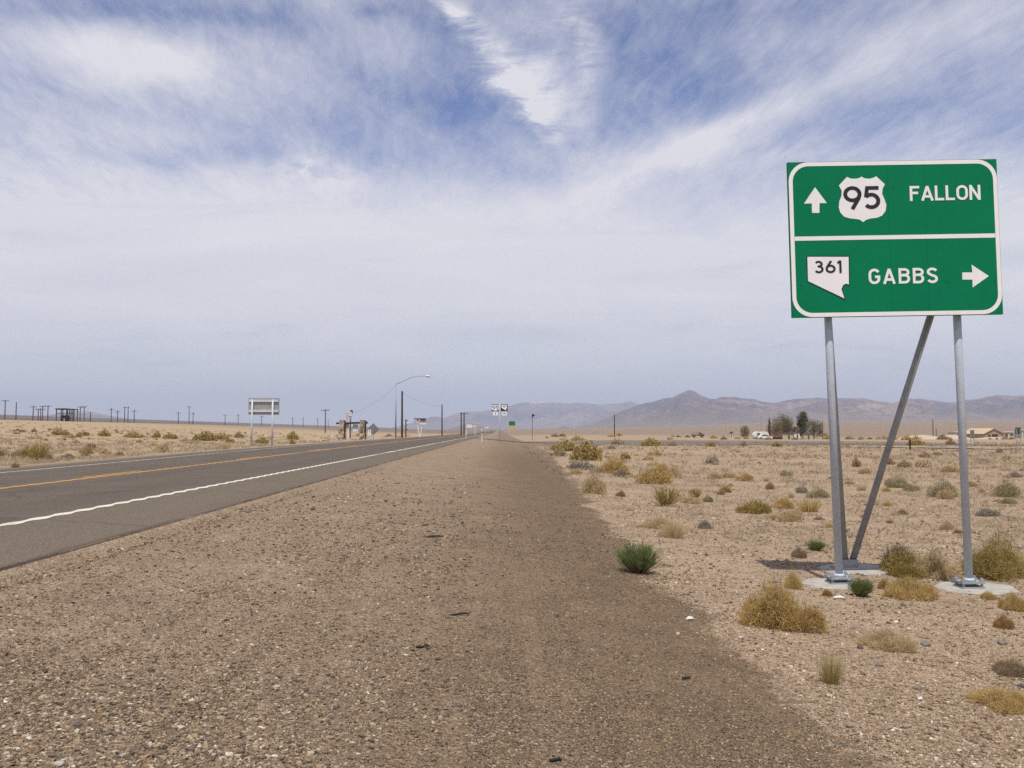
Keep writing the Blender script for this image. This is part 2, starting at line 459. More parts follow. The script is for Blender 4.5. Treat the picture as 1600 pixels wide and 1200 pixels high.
def put_text(mb, text, x, z, h, y, stroke=.17, gap=.16, sx=1.0, toward=-1, slack=.0004):
    """writes on a plane facing -y; returns end x"""
    k = 0
    for ch in text:
        if ch == ' ': x += .4 * h; continue
        w, paths = glyph(ch)
        for p in paths:
            L, Rr, q = ribbon2d(p, stroke); yy = y + toward * slack * (k % 9); k += 1
            n = len(L)
            vs = [(x + a[0] * h * sx, yy, z + a[1] * h) for a in L] + [(x + a[0] * h * sx, yy, z + a[1] * h) for a in Rr]
            mb.add(vs, [(i, j, n + j, n + i) for i, j in q])
        x += (w * sx + gap) * h
    return x - gap * h
def text_width(text, h, gap=.16, sx=1.0): return sum((glyph(c)[0] * sx + gap) * h for c in text) - gap * h

GALV = mat('galvanised_steel', (.45, .50, .545), .5, 0, .5, .15, 26)
GALVD = mat('weathered_galvanised_steel', (.29, .297, .305), .6, 0, .4, .22, 7)
CONC = mat('concrete', (.38, .355, .305), .9, 0, .2, .28, 5)
GREEN = mat('green_sign_sheeting', (.0, .175, .074), .6, 0, .12, .10, 1.1)
SWHITE = mat('white_sign_sheeting', (.81, .79, .775), .5, 0, .3, .04, 3)
SBLACK = mat('black_sign_film', (.02, .02, .024), .5, 0, .3, .1, 3)
STEELDK = mat('dark_bolt_steel', (.06, .06, .062), .6, .4, .4, .2, 20)

# ------------------------------------------------------------------ the guide sign
def guide_sign():
    Y = 10.85
    Y = 10.95
    pc = at(1397, 372.5, Y)
    zb = -.2
    root = empty('guide_sign', (pc[0], Y, pc[2]), (0, R(-.95), 0))
    tag(root, 'large green highway guide sign pointing to two towns, on two grey posts with rear braces', 'road sign')
    W, Hh = 2.505, 1.872
    b = MB(); xs = [-W / 2, -W / 2 + W * .475, -W / 2 + W * .652, W / 2]
    for i in range(3):
        g0 = .0009 if i else 0; g1 = .0009 if i < 2 else 0
        b.box(((xs[i] + xs[i + 1] + g0 - g1) / 2, 0, 0), (xs[i + 1] - xs[i] - g0 - g1, .05, Hh))
    panel = b.build('sign_panel', GREEN, root)
    fy = -.0255
    # map from the measured crop of the panel to panel coordinates
    c00, c10, c11, c01 = [np.array(q, float) for q in ((110, 1130), (1503, 1108), (1462, 75), (85, 100))]
    def uv(cx, cy):
        u = v = .5
        for _ in range(12):
            p = c00 * (1 - u) * (1 - v) + c10 * u * (1 - v) + c11 * u * v + c01 * (1 - u) * v
            e = np.array((cx, cy)) - p
            du = (c10 - c00) * (1 - v) + (c11 - c01) * v; dv = (c01 - c00) * (1 - u) + (c11 - c10) * u
            s_ = np.linalg.solve(np.stack([du, dv], 1), e); u += s_[0]; v += s_[1]
        return ((u - .5) * W, (v - .5) * Hh)
    # border: rounded frame
    def rrect(x0, z0, x1, z1, r):
        return arc(x1 - r, z1 - r, r, r, 0, 90, 12) + arc(x0 + r, z1 - r, r, r, 90, 180, 12) + arc(x0 + r, z0 + r, r, r, 180, 270, 12) + arc(x1 - r, z0 + r, r, r, 270, 360, 12)
    a = rrect(-W / 2 + .004, -Hh / 2 + .004, W / 2 - .004, Hh / 2 - .004, .235); c = rrect(-W / 2 + .052, -Hh / 2 + .052, W / 2 - .052, Hh / 2 - .052, .19)
    mb = MB(); n = len(a); t = fy - .002
    mb.add([(p[0], t, p[1]) for p in a] + [(p[0], t, p[1]) for p in c], [(i, (i + 1) % n, n + (i + 1) % n, n + i) for i in range(n)])
    mb.build('border', SWHITE, panel)
    zl = uv(780, 598)[1]
    MB().box((0, fy - .0012, zl), (W - .11, .002, .050)).build('divider_line', SWHITE, panel)
    def flat(name, pts, m, y): 
        q = MB(); q.add([(p[0], y, p[1]) for p in pts], [tuple(range(len(pts)))])
        o = q.build(name, m, panel); return o
    # up arrow, right arrow
    flat('up_arrow', [uv(*p) for p in ((243, 437), (292, 437), (293, 372), (342, 372), (264, 266), (190, 376), (242, 374))], SWHITE, fy - .002)
    flat('right_arrow', [uv(*p) for p in ((1233, 832), (1233, 879), (1300, 880), (1301, 932), (1409, 856), (1294, 780), (1300, 832))], SWHITE, fy - .002)
    # shield of the numbered highway
    half = [(571, 195), (590, 206), (625, 209), (650, 202), (668, 192), (725, 246), (710, 275), (706, 310), (722, 345), (734, 385), (728, 425), (705, 455), (672, 469), (630, 474), (602, 482), (580, 498)]
    L_ = [(558, 482), (530, 477), (490, 473), (455, 462), (430, 435), (420, 400), (424, 360), (438, 325), (440, 290), (422, 254), (475, 197), (500, 208), (530, 209), (555, 205)]
    flat('route_shield', [uv(*p) for p in half + L_], SWHITE, fy - .002)
    mb = MB(); x0, z0 = uv(453, 416); x1, z1 = uv(693, 256); h = z1 - z0
    sx = (x1 - x0) / text_width('95', h, .05)
    put_text(mb, '95', x0, z0, h, fy - .0045, .155, .05, sx); mb.build('route_number', SBLACK, panel)
    st = [(204, 722), (488, 722), (489, 922), (470, 914), (452, 920), (440, 945), (463, 1018), (207, 893)]
    flat('state_outline_edge', [uv(*p) for p in st], SBLACK, fy - .002)
    st2 = [(210, 729), (482, 729), (483, 912), (466, 906), (446, 914), (433, 942), (453, 1004), (213, 889)]
    flat('state_outline', [uv(*p) for p in st2], SWHITE, fy - .0035)
    mb = MB(); x0, z0 = uv(255, 838); x1, z1 = uv(440, 753); h = z1 - z0
    sx = (x1 - x0) / text_width('361', h, .14)
    put_text(mb, '361', x0, z0, h, fy - .006, .16, .14, sx); mb.build('route_number', SBLACK, panel)
    for word, (ax, ay), (bx, by) in (('FALLON', (890, 357), (1352, 249)), ('GABBS', (615, 910), (1068, 800))):
        mb = MB(); x0, z0 = uv(ax, ay); x1, z1 = uv(bx, by); h = z1 - z0
        gp = .09 if word == 'FALLON' else .2
        sx = 1.0
        while text_width(word, h, gp, sx) > x1 - x0: sx -= .01
        while text_width(word, h, gp, sx) < x1 - x0: sx += .01
        put_text(mb, word, x0, z0, h, fy - .002, .163, gp, sx); mb.build('lettering', SWHITE, panel)
    for p in ((147, 290), (783, 268), (1418, 262), (165, 910), (793, 893), (1133, 893), (1445, 888)):
        u = uv(*p); MB().tube([(u[0], fy - .001, u[1]), (u[0], fy - .0065, u[1])], .006, 8).build('bolt', STEELDK, panel)
    for zz in (.62, .02, -.62):
        MB().box((0, .05, zz), (W - .1, .048, .07)).build('rear_stringer', GALVD, root)
    # posts, bases, braces: coordinates local to the leaning frame
    zloc = zb - pc[2]
    def loc_(px, py, Y_):
        p = at(px, py, Y_); d = np.array((p[0] - pc[0], p[1] - Y, p[2] - pc[2]))
        a_ = R(.95); return np.array((d[0] * math.cos(a_) + d[2] * -math.sin(-a_) * 1 if False else d[0] * math.cos(a_) + d[2] * math.sin(a_), d[1], -d[0] * math.sin(a_) + d[2] * math.cos(a_)))
    feet = []
    for bx, by, tx in ((1312, 903, 1294.5), (1515, 911, 1496.5)):
        wp = at(bx, by, Y + .12); gx = [Hs(wp[0] + .45 * math.cos(q), Y + .14 + .4 * math.sin(q)) for q in np.arange(12) * .5236] + [Hs(wp[0], Y + .14)]
        f = loc_(bx, by, Y + .12); t_ = loc_(tx, 498, Y + .12)
        f[2] = max(gx) + .05 - pc[2] - f[0] * math.tan(R(.95))
        d = (t_ - f) / (t_[2] - f[2]); top = f + d * (.80 - f[2])
        f0 = f + d * .03; top[1] = f0[1] = .135
        post = MB().tube([f0, top], .046, 18).build('post', GALV, root, True)
        pl = MB(); pl.box((f[0], .135, f[2] + .03), (.27, .24, .022)); pl.box((f[0], .135, f[2] - .028), (.27, .24, .02))
        plo = pl.build('base_plate', GALVD, post)
        MB().tube([f + np.array((0, .135 - f[1], .043)), f + np.array((0, .135 - f[1], .075))], [.08, .05], 18).build('weld_collar', GALV, post, True)
        for sx_ in (-1, 1):
            for sy in (-1, 1):
                q = (f[0] + sx_ * .108, .135 + sy * .09)
                MB().tube([(q[0], q[1], f[2] - .09), (q[0], q[1], f[2] + .085)], .016, 8).tube([(q[0], q[1], f[2] + .042), (q[0], q[1], f[2] + .066)], .03, 6).build('anchor_bolt', GALVD, post)
        pts = []
        ft = MB(); k = 26; rr = [(.40 if bx < 1400 else .45) * (1 + .05 * math.sin(i * 1.7) + .03 * math.cos(i * 4.1)) for i in range(k)]
        zt = f[2] - .036
        ft.add([(f[0] + r_ * math.cos(2 * math.pi * i / k) + (-.05 if bx < 1400 else .07), .135 + r_ * .95 * math.sin(2 * math.pi * i / k), z_) for z_, sc_ in ((zt - .4, 1.02), (zt - .012, 1.0), (zt, .975)) for i, r_ in enumerate([q * sc_ for q in rr])],
               [(j * k + i, j * k + (i + 1) % k, (j + 1) * k + (i + 1) % k, (j + 1) * k + i) for j in range(2) for i in range(k)] + [tuple(2 * k + i for i in range(k))])
        ft.build('footing', CONC, root)
        feet.append((f, d))
    B = loc_(1326, 879, Y + 1.5); wb = at(1326, 879, Y + 1.5); B[2] = max(Hs(wb[0] + q * .4, wb[1] + p * .4) for q in (-1, 0, 1) for p in (-1, 0, 1)) + .05 - pc[2] - B[0] * math.tan(R(.95))
    def post_at(i, z): f, d = feet[i]; q = f + d * (z - f[2]); q[1] = .135; return q
    brs = ((0, -.12, -.05), (1, -.10, .05))
    for i, z, dx in brs:
        p = post_at(i, z) + np.array((0, .05, 0)); q = B + np.array((dx, 0, .05))
        br = MB().tube([q, p], .043, 16).build('rear_brace', GALVD, root, True)
        MB().box((q[0], q[1], q[2] - .02), (.10, .16, .10)).build('clevis', GALVD, br)
    MB().box((B[0], B[1], B[2] - .03), (.40, .30, .025)).build('base_plate', GALVD, root)
    ft = MB(); k = 24
    ft.add([(B[0] + .08 + .5 * sc_ * math.cos(2 * math.pi * i / k), B[1] + .45 * sc_ * math.sin(2 * math.pi * i / k), B[2] + z_) for z_, sc_ in ((-.5, 1.), (-.06, 1.), (-.045, .97)) for i in range(k)],
           [(j * k + i, j * k + (i + 1) % k, (j + 1) * k + (i + 1) % k, (j + 1) * k + i) for j in range(2) for i in range(k)] + [tuple(2 * k + i for i in range(k))])
    ft.build('footing', CONC, root)
guide_sign()

# ------------------------------------------------------------------ other signs
ALU = mat('bare_aluminium_sign_back', (.34, .33, .33), .5, .3, .4, .12, 3)
ALUL = mat('bright_aluminium_rail', (.62, .62, .62), .45, .2, .4, .08, 3)
def gz(px, Y):
    x = (px - 800) / F * Y; return np.array((x, Y, Hs(x, Y)))
def ztop(py, Y): return float(at(800, py, Y)[2])
def sign_back_left():
    Y = 72.0; a = gz(394.5, Y); b_ = gz(426, Y); m_ = (a + b_) / 2
    root = empty('sign_back', m_, (0, 0, R(4))); tag(root, 'bare grey rear of a wide sign on two posts across the road', 'road sign')
    w = (436 - 388.5) / F * Y; z0 = ztop(648, Y) - m_[2]; z1 = ztop(622, Y) - m_[2]
    dx = (412.3 - 410.2) / F * Y
    pn = MB().box((dx, 0, (z0 + z1) / 2), (w, .04, z1 - z0)).build('sign_panel', ALU, root)
    for f in (.83, .22):
        MB().box((dx - .0, -.07, z0 + (z1 - z0) * f), (w * .95, .1, .15)).build('stringer', ALUL, root)
    h = (426 - 394.5) / F * Y / 2
    for s_ in (-1, 1):
        MB().tube([(s_ * h, -.17, -.5), (s_ * h + .03, -.17, z1 - .12)], .075, 12).build('post', GALV, root, True)
sign_back_left()
def marker_assembly():
    Y = 115.; a = gz(781, Y); root = empty('route_marker_sign', a)
    tag(root, 'pair of black and white route markers with arrow plates on one thin post', 'road sign')
    k = Y / F; zc = ztop(637, Y) - a[2]
    MB().tube([(0, .05, -.3), (0, .05, zc + .5)], .04, 10).build('post', GALV, root, True)
    MB().box((0, .03, zc), (1.5, .03, .06)).build('cross_bar', GALV, root)
    for s_, kind in ((-1, 'us'), (1, 'st')):
        cx = s_ * 6.9 * k; r = 5.4 * k
        p = MB().box((cx, 0, zc), (2 * r, .02, 2 * r)).build('marker_plate', SBLACK, root)
        if kind == 'us':
            pts = [(0, .92), (.3, .82), (.66, .98), (1.0, .62), (.9, .3), (1.02, -.15), (.95, -.6), (.5, -.8), (0, -1.0)]
            pts = pts + [(-x, z) for x, z in pts[-2:0:-1]]
            q = MB(); q.add([(cx + x * r * .97, -.0125, zc + z * r * .93) for x, z in pts], [tuple(range(len(pts)))]); q.build('route_shield', SWHITE, p)
            q = MB(); h = r * 1.08; put_text(q, '95', cx - text_width('95', h, .1) / 2, zc - .48 * h, h, -.0145, .14, .1, slack=.001); q.build('route_number', SBLACK, p)
        else:
            pts = [(-.8, .82), (.78, .82), (.78, -.25), (.62, -.2), (.5, -.4), (.62, -.85), (-.8, -.05)]
            q = MB(); q.add([(cx + x * r, -.0125, zc + z * r) for x, z in pts], [tuple(range(len(pts)))]); q.build('state_outline', SWHITE, p)
            q = MB(); h = r * .55; put_text(q, '361', cx - text_width('361', h, .12) / 2, zc + .12 * r, h, -.0145, .16, .12, slack=.001); q.build('route_number', SBLACK, p)
        za = zc - r - 4.0 * k
        p2 = MB().box((cx, 0, za), (7.6 * k, .02, 5.2 * k)).build('arrow_plate', SWHITE, root)
        A = [(-.9, -.13), (.15, -.13), (.15, -.5), (.9, 0), (.15, .5), (.15, .13), (-.9, .13)]
        if kind == 'us': A = [(-z * .95, x * .62) for x, z in A]
        q = MB(); q.add([(cx + x * 2.6 * k, -.0125, za + z * 2.9 * k) for x, z in A], [tuple(range(len(A)))]); q.build('arrow', SBLACK, p2)
marker_assembly()

DKWOOD = mat('dark_creosote_wood', (.055, .042, .034), .9, 0, .2, .3, 4)
DKWOOD2 = mat('weathered_pole_wood', (.10, .08, .065), .9, 0, .2, .3, 4)
BLACKP = mat('black_paint', (.012, .012, .013), .6, 0, .3, .2, 4)
YELS = mat('yellow_sign_sheeting', (.62, .38, .03), .5, 0, .3, .05, 3)
TEAL = mat('green_far_sign', (.0, .15, .10), .5, 0, .3, .05, 3)
DKGREEN = mat('dark_green_sign_back', (.025, .07, .06), .6, 0, .3, .1, 3)
WPAINT = mat('white_paint', (.72, .71, .68), .6, 0, .3, .08, 3)
GREYP = mat('grey_sign_back', (.17, .18, .165), .6, .2, .3, .15, 1.5)
RUST = mat('rust', (.13, .055, .03), .9, 0, .2, .35, 3)
STONE = None
def far_signs():
    Y = 300.; a = gz(800, Y); a[0] += .0; k = Y / F
    r = empty('guide_sign', a); tag(r, 'distant small green sign above a yellow plate beyond the junction', 'road sign')
    z1 = ztop(658.3, Y) - a[2]; zm = ztop(665, Y) - a[2]; z0 = ztop(669.5, Y) - a[2]
    MB().box((0, 0, (z1 + zm) / 2), (9.6 * k, .05, z1 - zm)).build('sign_panel', TEAL, r)
    MB().box((0, 0, (zm + z0) / 2 - .02), (9.0 * k, .05, zm - z0)).build('warning_plate', YELS, r)
    for s_ in (-1, 1): MB().tube([(s_ * 3 * k, .1, -.5), (s_ * 3 * k, .1, z1 - .1)], .06, 8).build('post', GALV, r)
    Y = 190.; a = gz(831.6, Y); k = Y / F
    r = empty('pennant_sign', a); tag(r, 'black triangular pennant on a thin dark pole against the mountains', 'road sign')
    zt = ztop(646.5, Y) - a[2]
    MB().tube([(0, .05, -.4), (0, .05, zt)], .05, 8).build('pole', STEELDK, r)
    MB().prism([(-.02, zt), (4.7 * k, zt - 2.7 * k), (-.02, zt - 5.8 * k)], -.03, .03).build('pennant', BLACKP, r)
    # dark green backs at the right
    for px, y0, y1, w, pz, Y, lab, mt in ((1590, 668, 678, 8.2, 703, 84, 'dark green sign back on two thin posts at the right edge', DKGREEN), (1518, 672, 680, 6, 696, 112, 'small grey green sign back on two posts before the tan house', GREYP)):
        a = gz(px, Y); k = Y / F; r = empty('sign_back', a, (0, 0, R(-12))); tag(r, lab, 'road sign')
        z1 = ztop(y0, Y) - a[2]; z0 = ztop(y1, Y) - a[2]
        MB().box((0, 0, (z0 + z1) / 2), (w * k, .04, z1 - z0)).build('sign_panel', mt, r)
        for s_ in (-1, 1): MB().tube([(s_ * 2.4 * k, -.06, -.4), (s_ * 2.4 * k, -.06, z1 - .1)], .04, 8).build('post', GALVD, r)
    # white roadside signs near the junction
    Y = 210.
    def board(px, w, y0, y1, Y, lab, mt, posts, group=None, stripes=False):
        a = gz(px, Y); k = Y / F; r = empty('roadside_sign', a); tag(r, lab, 'road sign', group)
        z1 = ztop(y0, Y) - a[2]; z0 = ztop(y1, Y) - a[2]
        p = MB().box((0, 0, (z0 + z1) / 2), (w * k, .05, z1 - z0)).build('sign_panel', mt, r)
        for q in posts: MB().tube([(q * k, .1, -.4), (q * k, .1, z1 - .05)], .06, 8).build('post', WPAINT if stripes else GALV, r)
    board(733.5, 9.2, 663.4, 668.4, 260, 'wide white sign board low beside the far road', WPAINT, (-3, 3))
    board(742, 4.2, 664.8, 667.0, 262, 'narrow white sign beside the wide white board', WPAINT, (-1.2, 1.2), stripes=True)
    board(760.5, 6.0, 667.6, 669.4, 330, 'thin white sign low over the far road end', WPAINT, (-2, 2))
    # diamond warning sign seen from behind
    Y = 128.; k = Y / F; a = gz(583.5, Y); r = empty('diamond_sign_back', a); tag(r, 'grey back of a diamond warning sign standing right of the stone pillars', 'road sign')
    zc = ztop(670.8, Y) - a[2]; q = 9.6 * k
    MB().prism([(-q, zc), (0, zc - q), (q, zc), (0, zc + q)], -.02, .02).build('sign_panel', GREYP, r)
    MB().box((0, -.06, zc - .0), (.07, .06, q * 1.5)).build('stiffener', GALVD, r)
    MB().tube([(0, -.1, -.4), (0, -.1, zc + q * .6)], .05, 8).build('post', GALVD, r)
    for px, Y, y0, y1 in ((576.5, 118, 671, 686), (579.2, 118, 671, 686)):
        a = gz(px, Y); k = Y / F; r = empty('delineator', a); tag(r, ['left', 'right'][px > 578] + ' one of two short white delineators in front of the grey diamond sign', 'marker post', 'short white delineators by the diamond sign')
        z1 = ztop(y0, Y) - a[2]
        MB().box((0, 0, z1 / 2), (.1, .02, z1)).build('post', GALV, r); MB().box((0, -.016, z1 - .4), (.12, .008, .75)).build('reflector', SWHITE, r)
    for i, (px, y0, Y) in enumerate(((753, 669, 120), (519, 673, 95), (728.5, 672, 150))):
        a = gz(px, Y); r = empty('delineator', a); tag(r, ('white delineator with dark band left of the route markers', 'thin pale delineator left of the stone pillars', 'thin white delineator beside the far road bend')[i], 'marker post')
        z1 = ztop(y0, Y) - a[2]
        MB().box((0, 0, z1 / 2 - .1), (.09, .02, z1 + .2)).build('post', WPAINT if i != 1 else GALV, r)
        MB().box((0, -.016, z1 - .52), (.1, .008, .2)).build('reflector', BLACKP if i == 0 else SWHITE, r)
    # black marker post on the right
    a = gz(1420.5, 82); z1 = ztop(688, 82) - a[2]
    r = empty('marker_post', a); tag(r, 'short black post beside the pale dirt track', 'marker post')
    MB().box((0, 0, z1 / 2 - .1), (.11, .11, z1 + .2)).build('post', BLACKP, r); MB().box((0, 0, z1 + .02), (.14, .14, .05)).build('cap', STEELDK, r)
far_signs()

# V-legged roadside sign
def v_sign():
    Y = 165.; k = Y / F; a = gz(656.5, Y); r = empty('roadside_sign', a, (0, 0, 0)); tag(r, 'white roadside billboard on V-shaped white legs left of the bare pole', 'billboard')
    zt = ztop(654.2, Y) - a[2]; zw = ztop(661, Y) - a[2]; zb = ztop(663.6, Y) - a[2]
    MB().box((-.0, 0, zt), (18.5 * k, .5, .14)).build('top_beam', DKWOOD, r)
    MB().box((4.4 * k, 0, (zt + zw) / 2), (8.6 * k, .14, (zt - zw) - .14)).build('picture_panel', mat('faded_red_grey_panel', (.33, .22, .2), .6, 0, .3, .3, 1.2), r)
    MB().box((4.4 * k, -.03, (zw + zb) / 2 + .05), (8.6 * k, .12, zw - zb)).build('text_panel', WPAINT, r)
    MB().box((-3.4 * k, .0, (zt + zw) / 2 - .05), (4.6 * k, .14, zt - zw)).build('side_panel', mat('pale_cream_panel', (.55, .52, .45), .6, 0, .3, .2, 1.5), r)
    MB().box((-8 * k, .0, (zt + zb) / 2), (.1, .1, zt - zb)).build('drop_post', GALVD, r)
    for x0, x1 in ((-4.2, -.6), (3.4, .6)):
        MB().tube([(x1 * k, .12, -.3), (x0 * k, .12, zb + .2)], .10, 8).build('leg', WPAINT, r)
v_sign()

# stone pillar monument
def stone_mat():
    m, g, b = newmat('rubble_stone', .9, 0, .2)
    p = g.n('ShaderNodeTexCoord').outputs['Object']
    v = g.vor(p, 3.2); r_ = g.sep(v.outputs['Color'])[0]
    c = g.ramp(r_, [(0, (.16, .12, .09)), (.35, (.30, .21, .15)), (.6, (.42, .31, .22)), (.85, (.50, .42, .33)), (1, (.2, .18, .16))], 'CONSTANT')
    d = g.vor(p, 3.2, 'DISTANCE_TO_EDGE').outputs['Distance']
    c = g.mix(g.ss(.03, .07, d), (.30, .27, .23), c)
    g.set(b.inputs['Base Color'], c); g.set(b.inputs['Normal'], g.bump(g.ss(0, .15, d), .8, .05)); return m
STONE = stone_mat()
def monument():
    Y = 132.; k = Y / F; a = gz(551, Y); r = empty('entrance_monument', a); tag(r, 'two rubble stone pillars joined by a dark timber beam with a hanging pale board', 'monument')
    zt = ztop(656.5, Y) - a[2]; zb = ztop(661, Y) - a[2]
    for cx, w0, w1 in ((-16.5, 9, 7), (15.5, 8.4, 7.2)):
        V = []; n = 7
        for i in range(n):
            t = i / (n - 1); w = (w0 * (1 - t) + w1 * t) * k / 2; z = -.3 + t * (zt + .3)
            j = [random.uniform(-.08, .08) for _ in range(8)]
            V += [(cx * k - w + j[0], -w + j[1], z), (cx * k + w + j[2], -w + j[3], z), (cx * k + w + j[4], w + j[5], z), (cx * k - w + j[6], w + j[7], z)]
        mb = MB(); mb.add(V, [(i * 4 + q, i * 4 + (q + 1) % 4, (i + 1) * 4 + (q + 1) % 4, (i + 1) * 4 + q) for i in range(n - 1) for q in range(4)] + [tuple(4 * (n - 1) + q for q in range(4))])
        mb.build('stone_pillar', STONE, r)
        MB().box(((cx + 4.7) * k, -.05, zt / 2 - .1), (.22, .3, zt + .1)).build('timber_post', DKWOOD, r)
    MB().tube([(-25 * k, -.15, zb - .04), (24 * k, -.15, zb + .06)], .15, 10).build('timber_beam', DKWOOD, r)
    z0 = ztop(674, Y) - a[2]; z1 = ztop(663, Y) - a[2]
    p = MB().box((4.6 * k, .05, (z0 + z1) / 2), (8 * k, .06, z1 - z0)).build('hanging_board', mat('pale_blue_grey_board', (.36, .40, .41), .6, 0, .3, .25, 1.2), r)
    MB().box((4.6 * k, .0, z0 + .12), (7.6 * k, .03, .22)).build('white_strip', WPAINT, p)
    MB().box((-8.0 * k, .05, (z0 + z1) / 2 + .3), (4.5 * k, .06, (z1 - z0) * .7)).build('hanging_board', mat('pale_blue_grey_board', (.36, .40, .41)), r)
    # tall motel style sign behind
    Y = 150.; k = Y / F; a = gz(546, Y); r = empty('pole_sign', a); tag(r, 'tall old pole sign with weathered white panels behind the stone pillars', 'sign')
    z1 = ztop(641, Y) - a[2]; zm = ztop(650, Y) - a[2]; z0 = ztop(656, Y) - a[2]
    OW = mat('peeling_white_panel', (.55, .54, .52), .7, 0, .3, .35, 1.6)
    MB().box((1.5 * k, 0, (z1 + zm) / 2), (6.5 * k, .3, z1 - zm)).build('upper_panel', OW, r)
    MB().box((-3.2 * k, .02, (z1 + z0) / 2 - .3), (2.6 * k, .25, (z1 - z0) * .8)).build('side_panel', mat('lilac_grey_panel', (.36, .34, .38), .7, 0, .3, .2, 1.5), r)
    MB().box((1.2 * k, .02, (zm + z0) / 2), (4.5 * k, .25, zm - z0 - .05)).build('lower_panel', mat('lilac_grey_panel', (.36, .34, .38)), r)
    MB().prism([(1 * k, z1), (4.5 * k, z1 + .05), (5.6 * k, z1 - 3.5 * k), (4.6 * k, z1 - 3.6 * k)], -.18, .18).build('arrow_edge', STEELDK, r)
    for q in (-1.6, 1.6): MB().tube([(q * k, 0, -.4), (q * k, 0, z1 - .3)], .11, 10).build('post', WPAINT if q < 0 else DKWOOD2, r)
monument()

# street light
def street_light():
    Y = 165.; k = Y / F; a = gz(618.5, Y); r = empty('street_light', a); tag(r, 'tall grey street light whose long curved arm reaches over the road', 'street light')
    zt = ztop(600.5, Y) - a[2]
    MB().tube([(0, 0, -.3), (0, 0, zt)], [.14, .085], 14).build('pole', GALVD, r, True)
    pts = [(0, 600.5), (8, 597), (16, 593.2), (24, 589.6), (32, 588), (40, 587.5), (47, 587.8)]
    pts = [(x * k, 0, ztop(y, Y) - a[2]) for x, y in pts]
    MB().tube(pts, [.075, .07, .065, .06, .055, .05, .05], 10).build('arm', GALVD, r, True)
    e = np.array(pts[-1]); mb = MB()
    mb.tube([e + np.array((-.15, 0, 0)), e + np.array((.1, 0, .02)), e + np.array((.45, 0, 0)), e + np.array((.75, 0, -.06))], [.09, .17, .19, .07], 12)
    hd = mb.build('lamp_head', ALUL, r, True)
    MB().tube([e + np.array((.1, 0, -.10)), e + np.array((.6, 0, -.12))], [.12, .1], 12).build('lens', mat('clear_lens', (.5, .5, .5), .2, 0, .5), hd)
    z0 = Hs(a[0], Y)
    def wire(p, q, sag, lab):
        pts = [np.array(p) * (1 - t) + np.array(q) * t - np.array((0, 0, sag * 4 * t * (1 - t))) for t in np.linspace(0, 1, 14)]
        o = MB().tube(pts, .012, 5).build('overhead_wire', STEELDK); tag(o, lab, 'wire')
    p = np.array((a[0], Y, z0 + zt - .15))
    wire(p, at(549, 646, 150.), .7, 'thin wire sagging from the street light down to the old pole sign')
    q = at(628.4, 613, 172.); wire(q, at(690.8, 634, 215.), .8, 'thin wire between the tall bare pole and the next pole')
street_light()

# utility poles
def pole(px, ytop, Y, kind, lab, group=None, r0=.16, mt=None):
    a = gz(px, Y); h = ztop(ytop, Y) - a[2]; o = empty('utility_pole', a); tag(o, lab, 'utility pole', group)
    mt = mt or DKWOOD2; lean = random.uniform(-.004, .004)
    MB().tube([(0, 0, -.6), (h * lean, 0, h)], [r0, r0 * .72], 9).build('pole', mt, o)
    def arm(z, w, yaw=0.):
        p = MB().box((z * lean, -.12, z), (w, .14, .18), ((math.cos(yaw), -math.sin(yaw), 0), (math.sin(yaw), math.cos(yaw), 0), (0, 0, 1))).build('crossarm', mt, o)
        for q in (-.46, -.18, .18, .46):
            x = q * w; MB().tube([(x * math.cos(yaw), -.12 + x * math.sin(yaw), z + .08), (x * math.cos(yaw), -.12 + x * math.sin(yaw), z + .34)], .07, 6).build('insulator', STEELDK, p)
    if kind == 'T': arm(h - .35, 2.6)
    elif kind == 'X': arm(h - 1.0, 2.8); 
    elif kind == 'TT': arm(h - .4, 2.4); arm(h - 1.6, 2.4)
    elif kind == 'Y':
        for s_ in (-1, 1): MB().tube([(0, 0, h - .9), (s_ * 1.25, 0, h + .1)], .11, 6).build('brace_arm', mt, o)
    elif kind == 'S':
        for z in (h - .3, h - 1.2, h - 2.1): MB().tube([(.0, -.1, z), (.42, -.1, z + .05)], .09, 6).build('insulator', STEELDK, o)
    elif kind == 'H':
        w = 5.3 / F * Y
        MB().tube([(w, 0, -.6), (w, 0, h)], [r0, r0 * .72], 9).build('pole', mt, o)
        MB().box((w / 2, -.12, h - .3), (w + 1.2, .16, .22)).build('crossarm', mt, o)
    return o
FAR_L = [(8, 625, 'T'), (25.3, 628.5, 'S'), (52, 634.5, 'T'), (60, 638.5, 'T'), (63.8, 638, ''), (66.8, 633.8, 'TT'), (75, 633.6, 'T'), (125.5, 635, 'Y'), (131.8, 634.6, 'Y'), (141.5, 643.5, ''),
         (174.2, 637, 'X'), (184, 640.5, 'X'), (195, 635.5, 'H'), (210, 639.5, 'X'), (279, 643, 'X'), (295.7, 635, 'T'), (302, 644, 'X'), (352, 648, 'T'), (372.5, 648, 'T'), (409, 649, 'X'),
         (457.5, 652, 'X'), (474, 652, 'X'), (496.6, 653, 'X'), (513, 655, '')]
